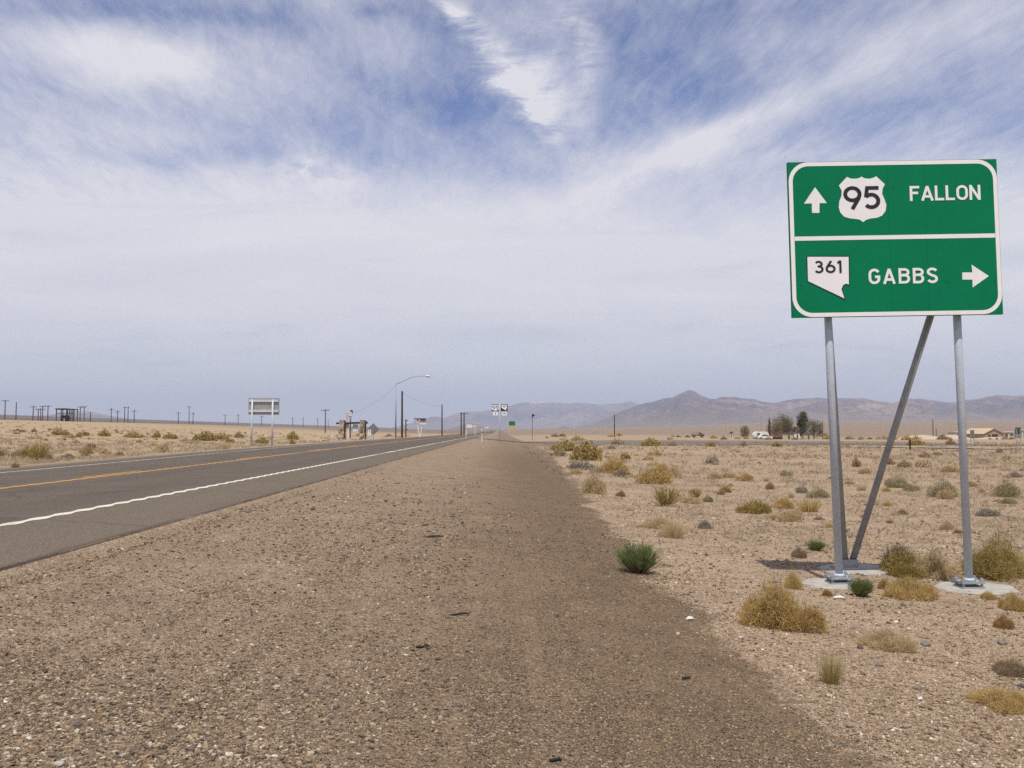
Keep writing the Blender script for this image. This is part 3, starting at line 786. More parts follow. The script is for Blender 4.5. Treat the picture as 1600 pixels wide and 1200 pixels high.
NAMES = {8: 'leftmost wooden pole with a crossarm on the left skyline', 25.3: 'dark pole with side insulators second from the left edge', 195: 'twin pole frame joined by a top beam on the left skyline',
         125.5: 'left of two poles with forked tops right of the timber structure', 131.8: 'right of two poles with forked tops beside the timber structure', 141.5: 'short plain post just right of the fork topped poles',
         295.7: 'tall wooden crossarm pole standing clear left of the grey sign back', 66.8: 'pole with two crossarms left of the timber structure', 75: 'crossarm pole nearest the left side of the timber structure',
         52: 'wooden crossarm pole first of the cluster left of the timber structure', 63.8: 'plain pole without crossarm in the cluster left of the timber structure', 60: 'shorter crossarm pole within the cluster left of the timber structure',
         513: 'tiny plain pole just right of the pole by the stone pillars', 174.2: 'low crossarm pole left of two before the twin pole frame', 184: 'shorter low crossarm pole just left of the twin pole frame',
         210: 'low crossarm pole just right of the twin pole frame', 279: 'faint pole on the skyline left of the tall clear crossarm pole', 302: 'faint pole on the skyline just right of the tall clear crossarm pole',
         352: 'first faint pole on the skyline left of the grey sign back', 372.5: 'faint pole on the skyline nearest left of the grey sign back', 409: 'faint pole seen beneath the panel of the grey sign back',
         457.5: 'first faint pole on the skyline right of the grey sign back', 474: 'second faint pole on the skyline right of the grey sign back', 496.6: 'faint pole on the skyline just left of the pole by the stone pillars'}
for px, yt, kd in FAR_L:
    u = (800 - px) / F; L = 180 + (hash(px) % 17)
    Y = L / u
    pole(px, yt, Y, kd, NAMES[px], 'utility poles across the left plain', .17 + .00012 * Y)
for px, yt, Y, kd, lab, r0, mt in ((508.5, 639.5, 300, 'T', 'wooden crossarm pole left of the stone pillars', .2, None), (628.4, 611, 172, '', 'tall thick bare pole just right of the street light', .21, DKWOOD),
        (690.8, 632, 215, '', 'bare dark pole midway between street light and route markers', .17, DKWOOD), (720.7, 644, 225, '', 'plain dark pole left of the pair before the white board', .18, DKWOOD),
        (725.2, 645, 330, 'T', 'crossarm pole right of the pair before the white board', .3, DKWOOD2), (960, 648, 255, '', 'lone bare pole on the flat right of the route markers', .16, DKWOOD),
        (1189, 648.5, 280, '', 'slim grey pole behind the white trailer', .12, GALVD), (1284.5, 658, 290, '', 'bare pole at the right end of the tree clump', .16, DKWOOD2),
        (1457, 655, 300, '', 'taller of two bare poles between the sign posts', .17, DKWOOD2), (1462, 669.5, 300, '', 'shorter of two bare poles between the sign posts', .14, DKWOOD2),
        (1237, 663, 285, '', 'bare pole among the trees', .15, DKWOOD2), (634.3, 655, 190, 'S', 'short reddish post right of the tall thick pole', .16, RUST)):
    pole(px, yt, Y, kd, lab, None, r0, mt)

# timber frame structure on the left plain
def timber():
    Y = 375.; k = Y / F; a = gz(101, Y); o = empty('timber_structure', a); tag(o, 'old open timber structure of posts and beams with a dark tank on the left plain', 'structure')
    zt = ztop(639, Y) - a[2]
    for px in (88.3, 98.4, 104, 108.7, 114):
        for dy in (0, 4.):
            MB().tube([((px - 101) * k, dy, -.5), ((px - 101) * k, dy, zt)], .2, 8).build('post', DKWOOD, o)
    MB().box((0, 0, zt - .1), (27.5 * k, .4, .4)).build('beam', DKWOOD, o); MB().box((0, 4, zt - .1), (27.5 * k, .4, .4)).build('beam', DKWOOD, o)
    MB().box((-7.2 * k, 2, zt + .22), (14.5 * k, 5, .16)).build('roof_deck', mat('weathered_grey_boards', (.2, .18, .16), .9, 0, .2, .25, 1), o)
    MB().box((0, 0, zt * .66), (26 * k, .25, .25)).build('rail', DKWOOD, o)
    MB().tube([(-7 * k, 2, zt * .27), (3.2 * k, 2, zt * .27)], zt * .24, 14).build('tank', mat('dark_rusty_tank', (.05, .035, .03), .8, 0, .3, .4, 1), o)
    MB().box((-2 * k, .8, zt * .16), (2 * k, .1, zt * .2)).build('pale_plate', WPAINT, o)
timber()

# ------------------------------------------------------------------ right side buildings and vehicles
def house():
    Y = 380.; k = Y / F; c = gz(1551, Y); o = empty('house', c, (0, 0, 0)); tag(o, 'tan gabled house with a dark garage opening right of the sign posts', 'house')
    TAN = mat('tan_stucco', (.40, .29, .18), .9, 0, .2, .15, .6); ROOF = mat('pale_straw_roof', (.50, .385, .24), .8, 0, .2, .15, .5)
    w = 15.3 * k; e = ztop(677, Y) - c[2]; t = ztop(669, Y) - c[2]; D = 11.; sk = -13.5 * k      # body runs back and to the left
    def P(x, d, z): return (x + sk * d / D, d, z)
    q = MB(); q.add([P(-w, 0, -.5), P(w, 0, -.5), P(w, 0, e), P(0, 0, t - .15), P(-w, 0, e), P(-w, D, -.5), P(w, D, -.5), P(w, D, e), P(0, D, t - .15), P(-w, D, e)],
                    [(0, 1, 2, 3, 4), (5, 9, 8, 7, 6), (0, 4, 9, 5), (1, 6, 7, 2)]); q.build('wall', TAN, o)
    q = MB()
    for s_ in (-1, 1):
        ex = w * 1.1 * s_; ez = e - .1 * (t - e)
        top = [P(0, -.5, t), P(0, D + .4, t), P(ex, D + .4, ez), P(ex, -.5, ez)]
        q.add(top + [(x, y, z - .16) for x, y, z in top], [(0, 1, 2, 3), (7, 6, 5, 4), (0, 3, 7, 4), (1, 5, 6, 2), (2, 6, 7, 3)])
    q.build('roof', ROOF, o)
    MB().box((2.2 * k + 0, -.04, e * .42), (9.2 * k, .1, e * .84)).build('garage_opening', mat('dark_interior', (.06, .035, .025), .8), o)
    MB().box((-6.5 * k, -.04, e * .55), (4 * k, .1, e * .45)).build('window', mat('dark_glass', (.05, .055, .06), .2, 0, .5), o)
    for px, w_, y0, y1, Y, lab in ((1575, 14, 675, 685, 395, 'low white flat roofed building right of the tan house'), (1604, 18, 672, 684, 400, 'white flat roofed building cut by the right edge'), (1500, 20, 675, 683, 410, 'low pale flat roofed building behind the right sign post')):
        c = gz(px, Y); k = Y / F; b_ = empty('flat_roof_building', c); tag(b_, lab, 'building')
        h = ztop(y0, Y) - c[2]
        MB().box((0, 3, h / 2 - .3), (w_ * k, 6, h + .4)).build('wall', mat('cream_wall', (.5, .45, .36), .9, 0, .2, .1, .6), b_)
        MB().box((0, 3, h + .06), (w_ * k + .8, 6.8, .25)).build('roof', WPAINT, b_)
        MB().box((-1, -.05, h * .45), (1.1, .08, h * .6)).build('door', DKWOOD2, b_)
        MB().box((1.2, -.05, h * .58), (1.2, .08, h * .3)).build('window', mat('dark_glass', (.05, .055, .06)), b_)
    c = gz(1142, 300); k = 300 / F; b_ = empty('kiosk', c); tag(b_, 'tiny white hut with a dark roof left of the round bush', 'hut')
    h = ztop(676.5, 300) - c[2]
    MB().box((0, 0, h / 2 - .1), (3.4 * k, .7, h)).build('wall', WPAINT, b_)
    MB().prism([(-3.4 * k, h - .1), (3.4 * k, h - .1), (0, h + 2.4 * k)], -.6, .6).build('roof', STEELDK, b_)
    MB().box((0, -.38, h * .4), (.3, .05, h * .6)).build('door', DKWOOD2, b_)
house()
def wheel(o, x, y, r, w=.22):
    t = MB().tube([(x, y - w / 2, r), (x, y + w / 2, r)], r, 18).build('wheel', mat('tyre_rubber', (.02, .02, .02), .85), o)
    MB().tube([(x, y - w / 2 - .015, r), (x, y + w / 2 + .015, r)], r * .55, 12).build('rim', GALVD, t)
def truck():
    Y = 300.; c = gz(1090, Y); o = empty('rusty_truck', c, (0, 0, 0)); tag(o, 'rusty brown vintage truck standing far off on the flat', 'truck')
    BR = mat('rusty_brown_body', (.12, .06, .035), .8, 0, .3, .35, 1.5); TANB = mat('sun_bleached_wood', (.30, .19, .11), .9, 0, .2, .3, 2)
    MB().prism([(.35, .55), (.35, 1.5), (.6, 1.68), (1.05, 1.62), (1.15, 1.2), (1.85, 1.1), (1.95, .9), (1.95, .55)], -.75, .75).build('cab', BR, o)
    MB().box((.85, -.76, 1.38), (.4, .03, .3)).build('window', mat('dark_glass', (.05, .055, .06)), o)
    MB().box((-.8, 0, .72), (2.4, 1.5, .2)).build('bed', BR, o)
    for s_ in (-1, 1): MB().box((-.8, s_ * .74, 1.0), (2.3, .05, .36)).build('bed_side', TANB, o)
    MB().box((-.6, 0, 1.66), (2.4, 1.5, .12)).build('canopy', TANB, o)
    for x in (-1.75, -.6, .3): MB().tube([(x, -.7, .8), (x, -.7, 1.62)], .05, 6).build('canopy_post', BR, o)
    for x in (-1.2, 1.35):
        for y in (-.72, .72): wheel(o, x, y, .38)
    for y in (-.5, .5): MB().tube([(1.9, y, .95), (2.0, y, .95)], .11, 10).build('headlight', ALUL, o)
truck()
def car_trailer():
    Y = 265.; c = gz(1188, Y); k = Y / F; o = empty('camper_trailer', c, (0, 0, 0)); tag(o, 'white rounded camper trailer parked left of the trees', 'trailer')
    MB().prism([(-2.2, .5), (-2.3, 1.3), (-1.9, 1.95), (-1.2, 2.2), (1.2, 2.2), (1.9, 1.9), (2.1, 1.2), (2.0, .5)], -1, 1).build('body', WPAINT, o)
    MB().box((-.9, -1.02, 1.5), (.9, .03, .5)).build('window', mat('dark_glass', (.05, .055, .06)), o); MB().box((.9, -1.02, 1.2), (.6, .03, 1.3)).build('door', ALUL, o)
    MB().tube([(2.0, 0, .55), (3.2, 0, .5)], .06, 6).build('hitch', STEELDK, o)
    for y in (-.9, .9): wheel(o, 0, y, .35)
    Y = 250.; c = gz(1194, Y); o = empty('parked_car', c, (0, 0, 0)); tag(o, 'white car parked in front of the camper trailer', 'car')
    CW = mat('white_car_paint', (.75, .75, .74), .3, 0, .5, .05)
    MB().prism([(-1.9, .3), (-1.95, .75), (-1.3, .85), (-.8, 1.3), (.5, 1.32), (1.1, .88), (1.9, .75), (1.95, .3)], -.8, .8).build('body', CW, o)
    MB().prism([(-1.1, .88), (-.72, 1.24), (.45, 1.26), (.9, .9)], -.82, .82).build('window', mat('dark_glass', (.05, .055, .06)), o)
    for x in (-1.15, 1.2):
        for y in (-.72, .72): wheel(o, x, y, .31)
    for y in (-.6, .6): MB().box((1.94, y, .65), (.05, .3, .14)).build('headlight', ALUL, o)
car_trailer()
# pale spoil mounds by the house
def mound(px, Y, w, h, lab):
    c = gz(px, Y); n, m_ = 30, 12; V = []
    for i in range(m_ + 1):
        for j in range(n):
            a = 2 * math.pi * j / n; r = i / m_
            x = w * r * math.cos(a); y = w * .5 * r * math.sin(a)
            z = h * (1 - r * r) ** 1.5 * (.55 + .9 * float(fbm((x + px) / w * 3, y / w * 3 + 9, 2))) - .15 * r
            V.append((x, y, z))
    idx = np.arange((m_ + 1) * n).reshape(m_ + 1, n)
    Fq = np.stack([idx[:-1], np.roll(idx[:-1], -1, 1), np.roll(idx[1:], -1, 1), idx[1:]], -1).reshape(-1, 4)
    o = link('dirt_mound', npmesh('dirt_mound', V, Fq, PALE, smooth=True), loc=c); tag(o, lab, 'mound')
PALE2 = plain_ground('pale_spoil', (.50, .40, .30), (.44, .34, .25), (.38, .29, .2)); PALE = PALE2
mound(1440, 300, 12, 1.3, 'long pale dirt mound between the sign posts'); mound(1490, 310, 8, 1.5, 'pale dirt mound just left of the tan house')
mound(1555, 330, 11, .9, 'low pale dirt mound in front of the tan house')

# ------------------------------------------------------------------ plants
def plant_mat(name, stops):
    if name in MATS: return MATS[name]
    m, g, b = newmat(name, .85, 0, .15)
    t = g.attr('tint'); rnd = g.n('ShaderNodeObjectInfo').outputs['Random']
    x = g.add(g.mul(t, .85), g.mul(rnd, .15))
    c = g.ramp(x, [(i / (len(stops) - 1), q) for i, q in enumerate(stops)])
    g.set(b.inputs['Base Color'], c)
    tr = g.n('ShaderNodeBsdfTranslucent'); g.set(tr.inputs[0], c)
    mx = g.n('ShaderNodeMixShader'); mx.inputs[0].default_value = .38
    g.set(mx.inputs[1], b.outputs[0]); g.set(mx.inputs[2], tr.outputs[0])
    g.set(m.node_tree.nodes['Material Output'].inputs[0], mx.outputs[0])
    MATS[name] = m; return m
PM = {
 'gold': [(.34, .22, .075), (.48, .335, .12), (.58, .425, .18), (.66, .52, .28)],
 'pale_grass': [(.30, .24, .09), (.42, .34, .14), (.52, .42, .2), (.6, .5, .28)],
 'straw': [(.38, .28, .14), (.50, .38, .2), (.58, .46, .27), (.66, .55, .35)],
 'olive': [(.20, .15, .045), (.32, .24, .075), (.42, .315, .11), (.5, .39, .165)],
 'green': [(.085, .125, .032), (.14, .20, .055), (.20, .26, .085), (.28, .32, .14)],
 'grey': [(.22, .185, .14), (.30, .255, .195), (.37, .32, .25), (.44, .385, .31)],
 'brown': [(.22, .155, .09), (.32, .235, .145), (.41, .31, .195), (.49, .38, .255)],
 'rust': [(.26, .14, .05), (.37, .215, .085), (.45, .28, .12), (.52, .36, .18)],
 'sage': [(.24, .195, .105), (.33, .275, .155), (.41, .345, .205), (.48, .41, .26)],
}
def pm(k): return plant_mat('plant_' + k, PM[k])
def ribbons(P0, P1, P2, w0, w1, w2, rg):
    """n curved ribbons through three points"""
    n = len(P0); d = P2 - P0; ref = rg.normal(size=(n, 3)); side = np.cross(d, ref); side /= np.linalg.norm(side, axis=1)[:, None] + 1e-9
    def pr(P, w): return P - side * w[:, None] / 2, P + side * w[:, None] / 2
    a, b_ = pr(P0, w0); c, d_ = pr(P1, w1); e, f = pr(P2, w2)
    V = np.stack([a, b_, c, d_, e, f], 1).reshape(-1, 3)
    base = np.arange(n)[:, None] * 6
    Fq = np.concatenate([base + np.array([0, 1, 3, 2]), base + np.array([2, 3, 5, 4])])
    return V, Fq
def lump(D, rg, n=10, amp=.3):
    """irregular radius multiplier over directions"""
    C = rg.normal(size=(n, 3)); C[:, 2] = np.abs(C[:, 2]); C /= np.linalg.norm(C, axis=1)[:, None]
    A = rg.uniform(-1, 1, n) * amp
    return 1 + (np.exp((D @ C.T - 1) * 7) * A).sum(1)
def shrub_mesh(kind, seed, n=2600):
    """unit shrub: about 1 wide (radius .5) and as tall as its kind"""
    rg = np.random.default_rng(seed)
    if kind in ('ball', 'mat'):
        hh = .62 if kind == 'ball' else .36
        nl = 9; la = rg.uniform(0, 6.28, nl); lr = rg.uniform(.12, .36, nl); LR = rg.uniform(.11, .23, nl)
        LC = np.stack([lr * np.cos(la), lr * np.sin(la), np.zeros(nl)], 1); LC[0] = 0; LR[0] = .26
        li = rg.choice(nl, n, p=LR ** 2 / (LR ** 2).sum())
        D = rg.normal(size=(n, 3)); D[:, 2] = np.abs(D[:, 2]) * .9 + .02; D /= np.linalg.norm(D, axis=1)[:, None]
        rad = LR[li] * rg.uniform(.35, 1.05, n) ** .55 * lump(D, rg, 8, .3)
        S = np.array((1, 1, hh * 2.5)); P = LC[li] + D * rad[:, None] * S; P[:, 2] *= (1 - .9 * np.hypot(LC[li, 0], LC[li, 1]))
        P[:, 2] += .01
        dirn = D * .4 + rg.normal(size=(n, 3)) * .75 + np.array((0, 0, .25)); dirn /= np.linalg.norm(dirn, axis=1)[:, None]
        ln = rg.uniform(.04, .11, n)
        P2 = P + dirn * ln[:, None]; P1 = (P + P2) / 2 + rg.normal(size=(n, 3)) * .008
        P2[:, 2] = np.maximum(P2[:, 2], .0); w = rg.uniform(.003, .0075, n) * math.sqrt(9000 / n) * (1 if n > 4000 else .62)
        V, Fq = ribbons(P, P1, P2, w, w * .9, w * .3, rg); t = np.repeat(np.clip(rg.normal(.5, .2, n) + .12 * rg.normal(size=nl)[li], 0, 1), 6)
        k = 70; D = rg.normal(size=(k, 3)); D[:, 2] = np.abs(D[:, 2]) + .1; D /= np.linalg.norm(D, axis=1)[:, None]
        Q0 = rg.normal(size=(k, 3)) * np.array((.05, .05, 0)); Q2 = D * .30 * S; Q1 = (Q0 + Q2) / 2 + rg.normal(size=(k, 3)) * .03 + np.array((0, 0, -.03))
        w = np.full(k, .012); SV, SF = ribbons(Q0, Q1, Q2, w, w * .7, w * .3, rg)
    elif kind == 'spray':
        k = max(n // 22, 30); a = rg.uniform(0, 2 * math.pi, k); sp = rg.uniform(.05, 1, k) ** .55
        Q0 = np.stack([.07 * np.cos(a), .07 * np.sin(a), np.zeros(k)], 1)
        Q2 = np.stack([.42 * sp * np.cos(a), .42 * sp * np.sin(a), .62 - .22 * sp ** 2 + rg.normal(size=k) * .09], 1) + rg.normal(size=(k, 3)) * .03
        Q1 = Q0 * .4 + Q2 * .45 + np.array((0, 0, -.02)) + rg.normal(size=(k, 3)) * .02
        w = np.full(k, .012); SV, SF = ribbons(Q0, Q1, Q2, w, w * .8, w * .3, rg)
        i = rg.integers(0, k, n); tt = rg.uniform(.12, 1, n)[:, None]
        P = (1 - tt) ** 2 * Q0[i] + 2 * tt * (1 - tt) * Q1[i] + tt ** 2 * Q2[i]
        dirn = (Q2[i] - Q0[i]); dirn /= np.linalg.norm(dirn, axis=1)[:, None]
        dirn = dirn + rg.normal(size=(n, 3)) * .33 + np.array((0, 0, .3)); dirn /= np.linalg.norm(dirn, axis=1)[:, None]
        ln = rg.uniform(.05, .14, n); P2 = P + dirn * ln[:, None]; P1 = (P + P2) / 2
        w = rg.uniform(.004, .009, n); V, Fq = ribbons(P, P1, P2, w * .7, w, w * .25, rg); t = np.repeat(np.clip(rg.normal(.5, .24, n), 0, 1), 6)
    elif kind == 'tuft':
        a = rg.uniform(0, 2 * math.pi, n); sp = rg.uniform(0, 1, n) ** .8; r0 = rg.uniform(0, .2, n) ** .8
        P = np.stack([r0 * np.cos(a), r0 * np.sin(a), np.zeros(n)], 1)
        hgt = rg.uniform(.45, .9, n) * (1 - .35 * sp)
        P2 = np.stack([(r0 + .36 * sp) * np.cos(a), (r0 + .36 * sp) * np.sin(a), hgt], 1) + rg.normal(size=(n, 3)) * .03
        P1 = P * .45 + P2 * .5 + np.array((0, 0, .06)); w = rg.uniform(.006, .014, n)
        V, Fq = ribbons(P, P1, P2, w, w * .8, w * .2, rg); t = np.repeat(np.clip(rg.normal(.5, .25, n), 0, 1), 6); SV = None; SF = None
    return (V, Fq, t), (SV, SF)
SH = {}
def proto(kind, colr, var, lod):
    key = (kind, colr, var, lod)
    if key not in SH:
        base = (kind, var, lod)
        if base not in SH:
            n = {'n': 9000, 'm': 2200, 'f': 520}[lod]
            if kind == 'tuft': n = {'n': 420, 'm': 200, 'f': 90}[lod]
            (V, Fq, t), (SV, SF) = shrub_mesh(kind, var * 13 + len(kind), n)
            if lod != 'n':                                   # fewer but broader twigs further off
                f = {'m': 1.9, 'f': 3.6}[lod]
                q = V.reshape(-1, 2, 3); c = q.mean(1, keepdims=True); V = ((q - c) * f + c).reshape(-1, 3)
            c = V.reshape(-1, 6, 3).mean(1); r_ = np.percentile(np.hypot(c[:, 0], c[:, 1]), 96); h_ = np.percentile(c[:, 2], 98)
            sc3 = np.array((.5 / r_, .5 / r_, {'ball': .68, 'mat': .42, 'spray': .74, 'tuft': .85}[kind] / h_)); V = V * sc3
            if SV is not None: SV = SV * sc3
            SH[base] = (V, Fq, t, SV, SF)
        V, Fq, t, SV, SF = SH[base]
        me = npmesh('shrub_' + kind, V, Fq, pm(colr), t)
        sm = npmesh('shrub_stems', SV, SF, pm('brown' if colr != 'grey' else 'grey'), np.full(len(SV), .25)) if SV is not None else None
        SH[key] = (me, sm)
    return SH[key]
def shrub(px, py, wpx, hpx, kind, colr, label, cat='shrub', group=None, P=None, W=None, Hh=None, lod=None, name=None):
    if P is None: P = on_ground(px, py)
    d = P[1]; k = d / F
    W = W or wpx * k; Hh = Hh or max(.2 * W, hpx * k - W * .75 * CZ / d)
    lod = lod or ('n' if d < 18 else 'm' if d < 45 else 'f')
    me, sm = proto(kind, colr, random.randint(0, 2), lod)
    hk = {'ball': .68, 'mat': .42, 'spray': .74, 'tuft': .85}[kind]
    nm = name or {'ball': 'dry_shrub', 'mat': 'low_shrub', 'spray': 'desert_shrub', 'tuft': 'grass_tuft'}[kind]
    o = link(nm, me); o.location = (P[0], P[1] + W * .3, Hs(P[0], P[1] + W * .3) - .02 * Hh); o.rotation_euler = (0, 0, random.uniform(0, 6.28))
    o.scale = (W * .93, W * .93, Hh / hk * 1.0)
    if sm and lod == 'n': link('stem', sm, o)
    tag(o, label, cat, group); return o
BIG = [
 (1227, 990, 135, 76, 'ball', 'gold', 'big golden dry shrub nearest the camera, left of the left sign footing'),
 (1000, 898, 64, 48, 'spray', 'green', 'bright green bush at the edge of the dark gravel'),
 (1350, 934, 38, 29, 'spray', 'green', 'small green bush touching the left sign footing'),
 (1303, 1071, 38, 36, 'tuft', 'pale_grass', 'small yellow green grass tuft alone below the golden shrub'),
 (1395, 1016, 96, 34, 'mat', 'straw', 'low pale straw shrub beside the round grey rock'),
 (1425, 937, 92, 34, 'mat', 'gold', 'low orange gold shrub between the two sign footings'),
 (1241, 921, 30, 26, 'ball', 'gold', 'small golden shrub touching the left edge of the left footing'),
 (1293, 932, 18, 10, 'mat', 'rust', 'tiny rust coloured plant in front of the left footing'),
 (1385, 921, 26, 16, 'ball', 'rust', 'small rust brown shrub right of the small green bush'),
 (1418, 902, 112, 44, 'ball', 'olive', 'olive shrub behind and between the sign posts, left half'),
 (1472, 905, 78, 42, 'ball', 'straw', 'straw coloured shrub just left of the right sign post'),
 (1575, 906, 110, 64, 'ball', 'olive', 'large olive shrub right of the right sign post'),
 (1573, 983, 32, 20, 'mat', 'rust', 'small rusty shrub on the gravel near the right edge'),
 (1578, 1115, 110, 40, 'mat', 'gold', 'low gold shrub cut by the bottom right edge'),
 (1592, 1060, 60, 30, 'mat', 'brown', 'brown low shrub cut by the right edge below the footing'),
 (1590, 955, 46, 26, 'mat', 'gold', 'gold low shrub right of the right footing'),
 (1548, 937, 30, 12, 'mat', 'gold', 'small gold clump on the right footing edge'),
 (1043, 792, 46, 30, 'spray', 'olive', 'yellow olive bush standing alone above the green bush'),
 (1027, 757, 62, 32, 'ball', 'gold', 'rounded golden shrub beyond the yellow olive bush'),
 (1052, 748, 38, 20, 'ball', 'straw', 'tan shrub behind the rounded golden shrub'),
 (962, 740, 54, 26, 'ball', 'gold', 'golden shrub on the gravel edge left of the rounded golden one'),
 (910, 734, 46, 13, 'mat', 'grey', 'flat grey shrub on the edge of the gravel'),
 (920, 720, 58, 29, 'ball', 'olive', 'broad yellow olive shrub behind the flat grey one'),
 (877, 713, 30, 14, 'ball', 'sage', 'grey green dome shrub at the edge of the gravel'),
 (883, 705, 56, 17, 'ball', 'olive', 'wide olive shrub behind the grey green dome'),
 (930, 772, 42, 32, 'ball', 'straw', 'pale tan shrub at the gravel edge'),
 (972, 745, 26, 12, 'mat', 'brown', 'dark brown low shrub in front of the golden shrub at the edge'),
 (1088, 780, 22, 16, 'spray', 'olive', 'small olive sprig right of the yellow olive bush'),
 (1106, 785, 18, 10, 'mat', 'sage', 'small grey green clump right of the olive sprig'),
 (1166, 752, 28, 12, 'mat', 'gold', 'small golden clump in the middle of the flat'),
 (1136, 770, 22, 9, 'mat', 'olive', 'flat olive clump in the middle of the flat'),
 (1115, 725, 22, 12, 'ball', 'grey', 'grey twiggy shrub in the middle distance of the flat'),
 (1205, 765, 18, 12, 'ball', 'brown', 'brown twig clump left of the left sign post'),
 (1180, 803, 56, 20, 'mat', 'olive', 'flat olive patch left of the left sign post'),
 (1232, 815, 52, 16, 'mat', 'straw', 'flat straw patch touching the left sign post'),
 (1278, 861, 30, 16, 'spray', 'green', 'small green plant behind the left sign post'),
 (1250, 872, 26, 14, 'mat', 'brown', 'small brown plant in the shadow of the sign'),
 (1054, 842, 44, 20, 'tuft', 'straw', 'pale grass tuft below the yellow olive bush'),
 (1034, 828, 70, 14, 'mat', 'straw', 'faint straw mat right of the dark gravel'),
 (1480, 777, 48, 28, 'ball', 'sage', 'olive grey shrub left of the right sign post, mid flat'),
 (1581, 777, 48, 26, 'ball', 'sage', 'olive grey shrub near the right edge, mid flat'),
 (1340, 730, 15, 16, 'ball', 'brown', 'upright brown shrub right of the left sign post'),
 (1394, 726, 18, 10, 'ball', 'brown', 'brown dome shrub behind the diagonal brace'),
 (1417, 731, 24, 12, 'ball', 'sage', 'grey olive dome shrub right of the diagonal brace'),
 (1398, 758, 26, 11, 'ball', 'brown', 'dark brown shrub right of the diagonal brace, nearer'),
 (1425, 768, 30, 11, 'mat', 'sage', 'flat grey shrub left of the olive grey shrub'),
 (1282, 778, 40, 16, 'ball', 'sage', 'grey shrub partly behind the left sign post'),
 (1254, 771, 22, 12, 'ball', 'grey', 'grey clump left of the grey shrub at the post'),
 (1020, 697, 46, 12, 'ball', 'olive', 'olive shrub along the far road, widest of its row'),
 (965, 695, 22, 9, 'ball', 'brown', 'brown shrub at the left end of the far row'),
 (978, 718, 22, 10, 'mat', 'olive', 'small olive clump right of the broad yellow olive shrub'),
 (1025, 712, 24, 10, 'ball', 'gold', 'small gold clump below the olive far row'),
 (1052, 697, 16, 8, 'ball', 'sage', 'small sage clump right of the olive far shrub'),
 (1112, 698, 22, 7, 'mat', 'olive', 'flat olive clump by the far gravel lot'),
 (1163, 697, 14, 7, 'ball', 'sage', 'single sage clump on the far gravel lot'),
 (1216, 698, 20, 7, 'ball', 'olive', 'single olive clump near the left sign post on the far lot'),
 (1450, 715, 20, 7, 'mat', 'brown', 'brown clump below the pale dirt track'),
 (1565, 708, 16, 8, 'ball', 'brown', 'brown round clump left of the dark green sign'),
 (1432, 696, 34, 8, 'mat', 'olive', 'olive clump behind the short black post'),
 (1487, 695, 18, 8, 'ball', 'brown', 'brown clump just left of the right sign post, far'),
 # across the road
 (57, 719, 34, 27, 'ball', 'olive', 'largest bush across the road at left, green over gold'),
 (38, 716, 24, 18, 'ball', 'olive', 'olive bush touching the left side of the largest bush across the road'),
 (73, 720, 16, 12, 'ball', 'brown', 'dark brown bush touching the right side of the largest one across the road'),
 (22, 731, 13, 9, 'ball', 'olive', 'small olive clump closest to the road at left'),
 (105, 717, 24, 8, 'mat', 'grey', 'flat grey clump right of the largest bush across the road'),
 (185, 712, 18, 6, 'mat', 'olive', 'flat green clump near the far road edge at left'),
 (88, 680, 24, 12, 'ball', 'olive', 'dark olive bush below the timber structure'),
 (100, 680, 18, 7, 'ball', 'olive', 'smaller olive bush right of the dark olive one below the timber structure'),
 (126, 681, 20, 6, 'mat', 'olive', 'flat olive bush right of those below the timber structure'),
 (160, 682, 20, 10, 'ball', 'olive', 'olive bush below the fork topped poles'),
 (203, 684, 38, 9, 'ball', 'olive', 'long olive bush below the twin pole frame'),
 (244, 684, 18, 10, 'ball', 'olive', 'rounded olive bush right of the long one'),
 (262, 686, 24, 8, 'mat', 'olive', 'flat yellow olive bush right of the rounded one'),
 (318, 689, 46, 14, 'ball', 'olive', 'wide olive bush left of the grey sign back'),
 (345, 687, 22, 11, 'ball', 'olive', 'olive bush joined to the wide one by the grey sign back'),
 (358, 692, 16, 7, 'mat', 'olive', 'low olive bush at the right foot of the wide one'),
 (371, 684, 18, 9, 'ball', 'sage', 'dull olive bush behind the left post of the grey sign back'),
 (408, 693, 26, 9, 'ball', 'olive', 'olive bush between the posts of the grey sign back'),
 (455, 687, 22, 12, 'ball', 'olive', 'dark green bush right of the grey sign back'),
 (455, 694, 13, 7, 'ball', 'olive', 'small bush below the dark green one right of the sign back'),
 (52, 675, 10, 6, 'ball', 'brown', 'brown clump left of the dark olive bush'),
 (563, 682, 18, 6, 'mat', 'gold', 'gold low bush between the stone pillars'),
 (607, 682, 12, 4, 'ball', 'sage', 'sage clump left of the street light'),
]
for i, q in enumerate(BIG):
    shrub(*q)

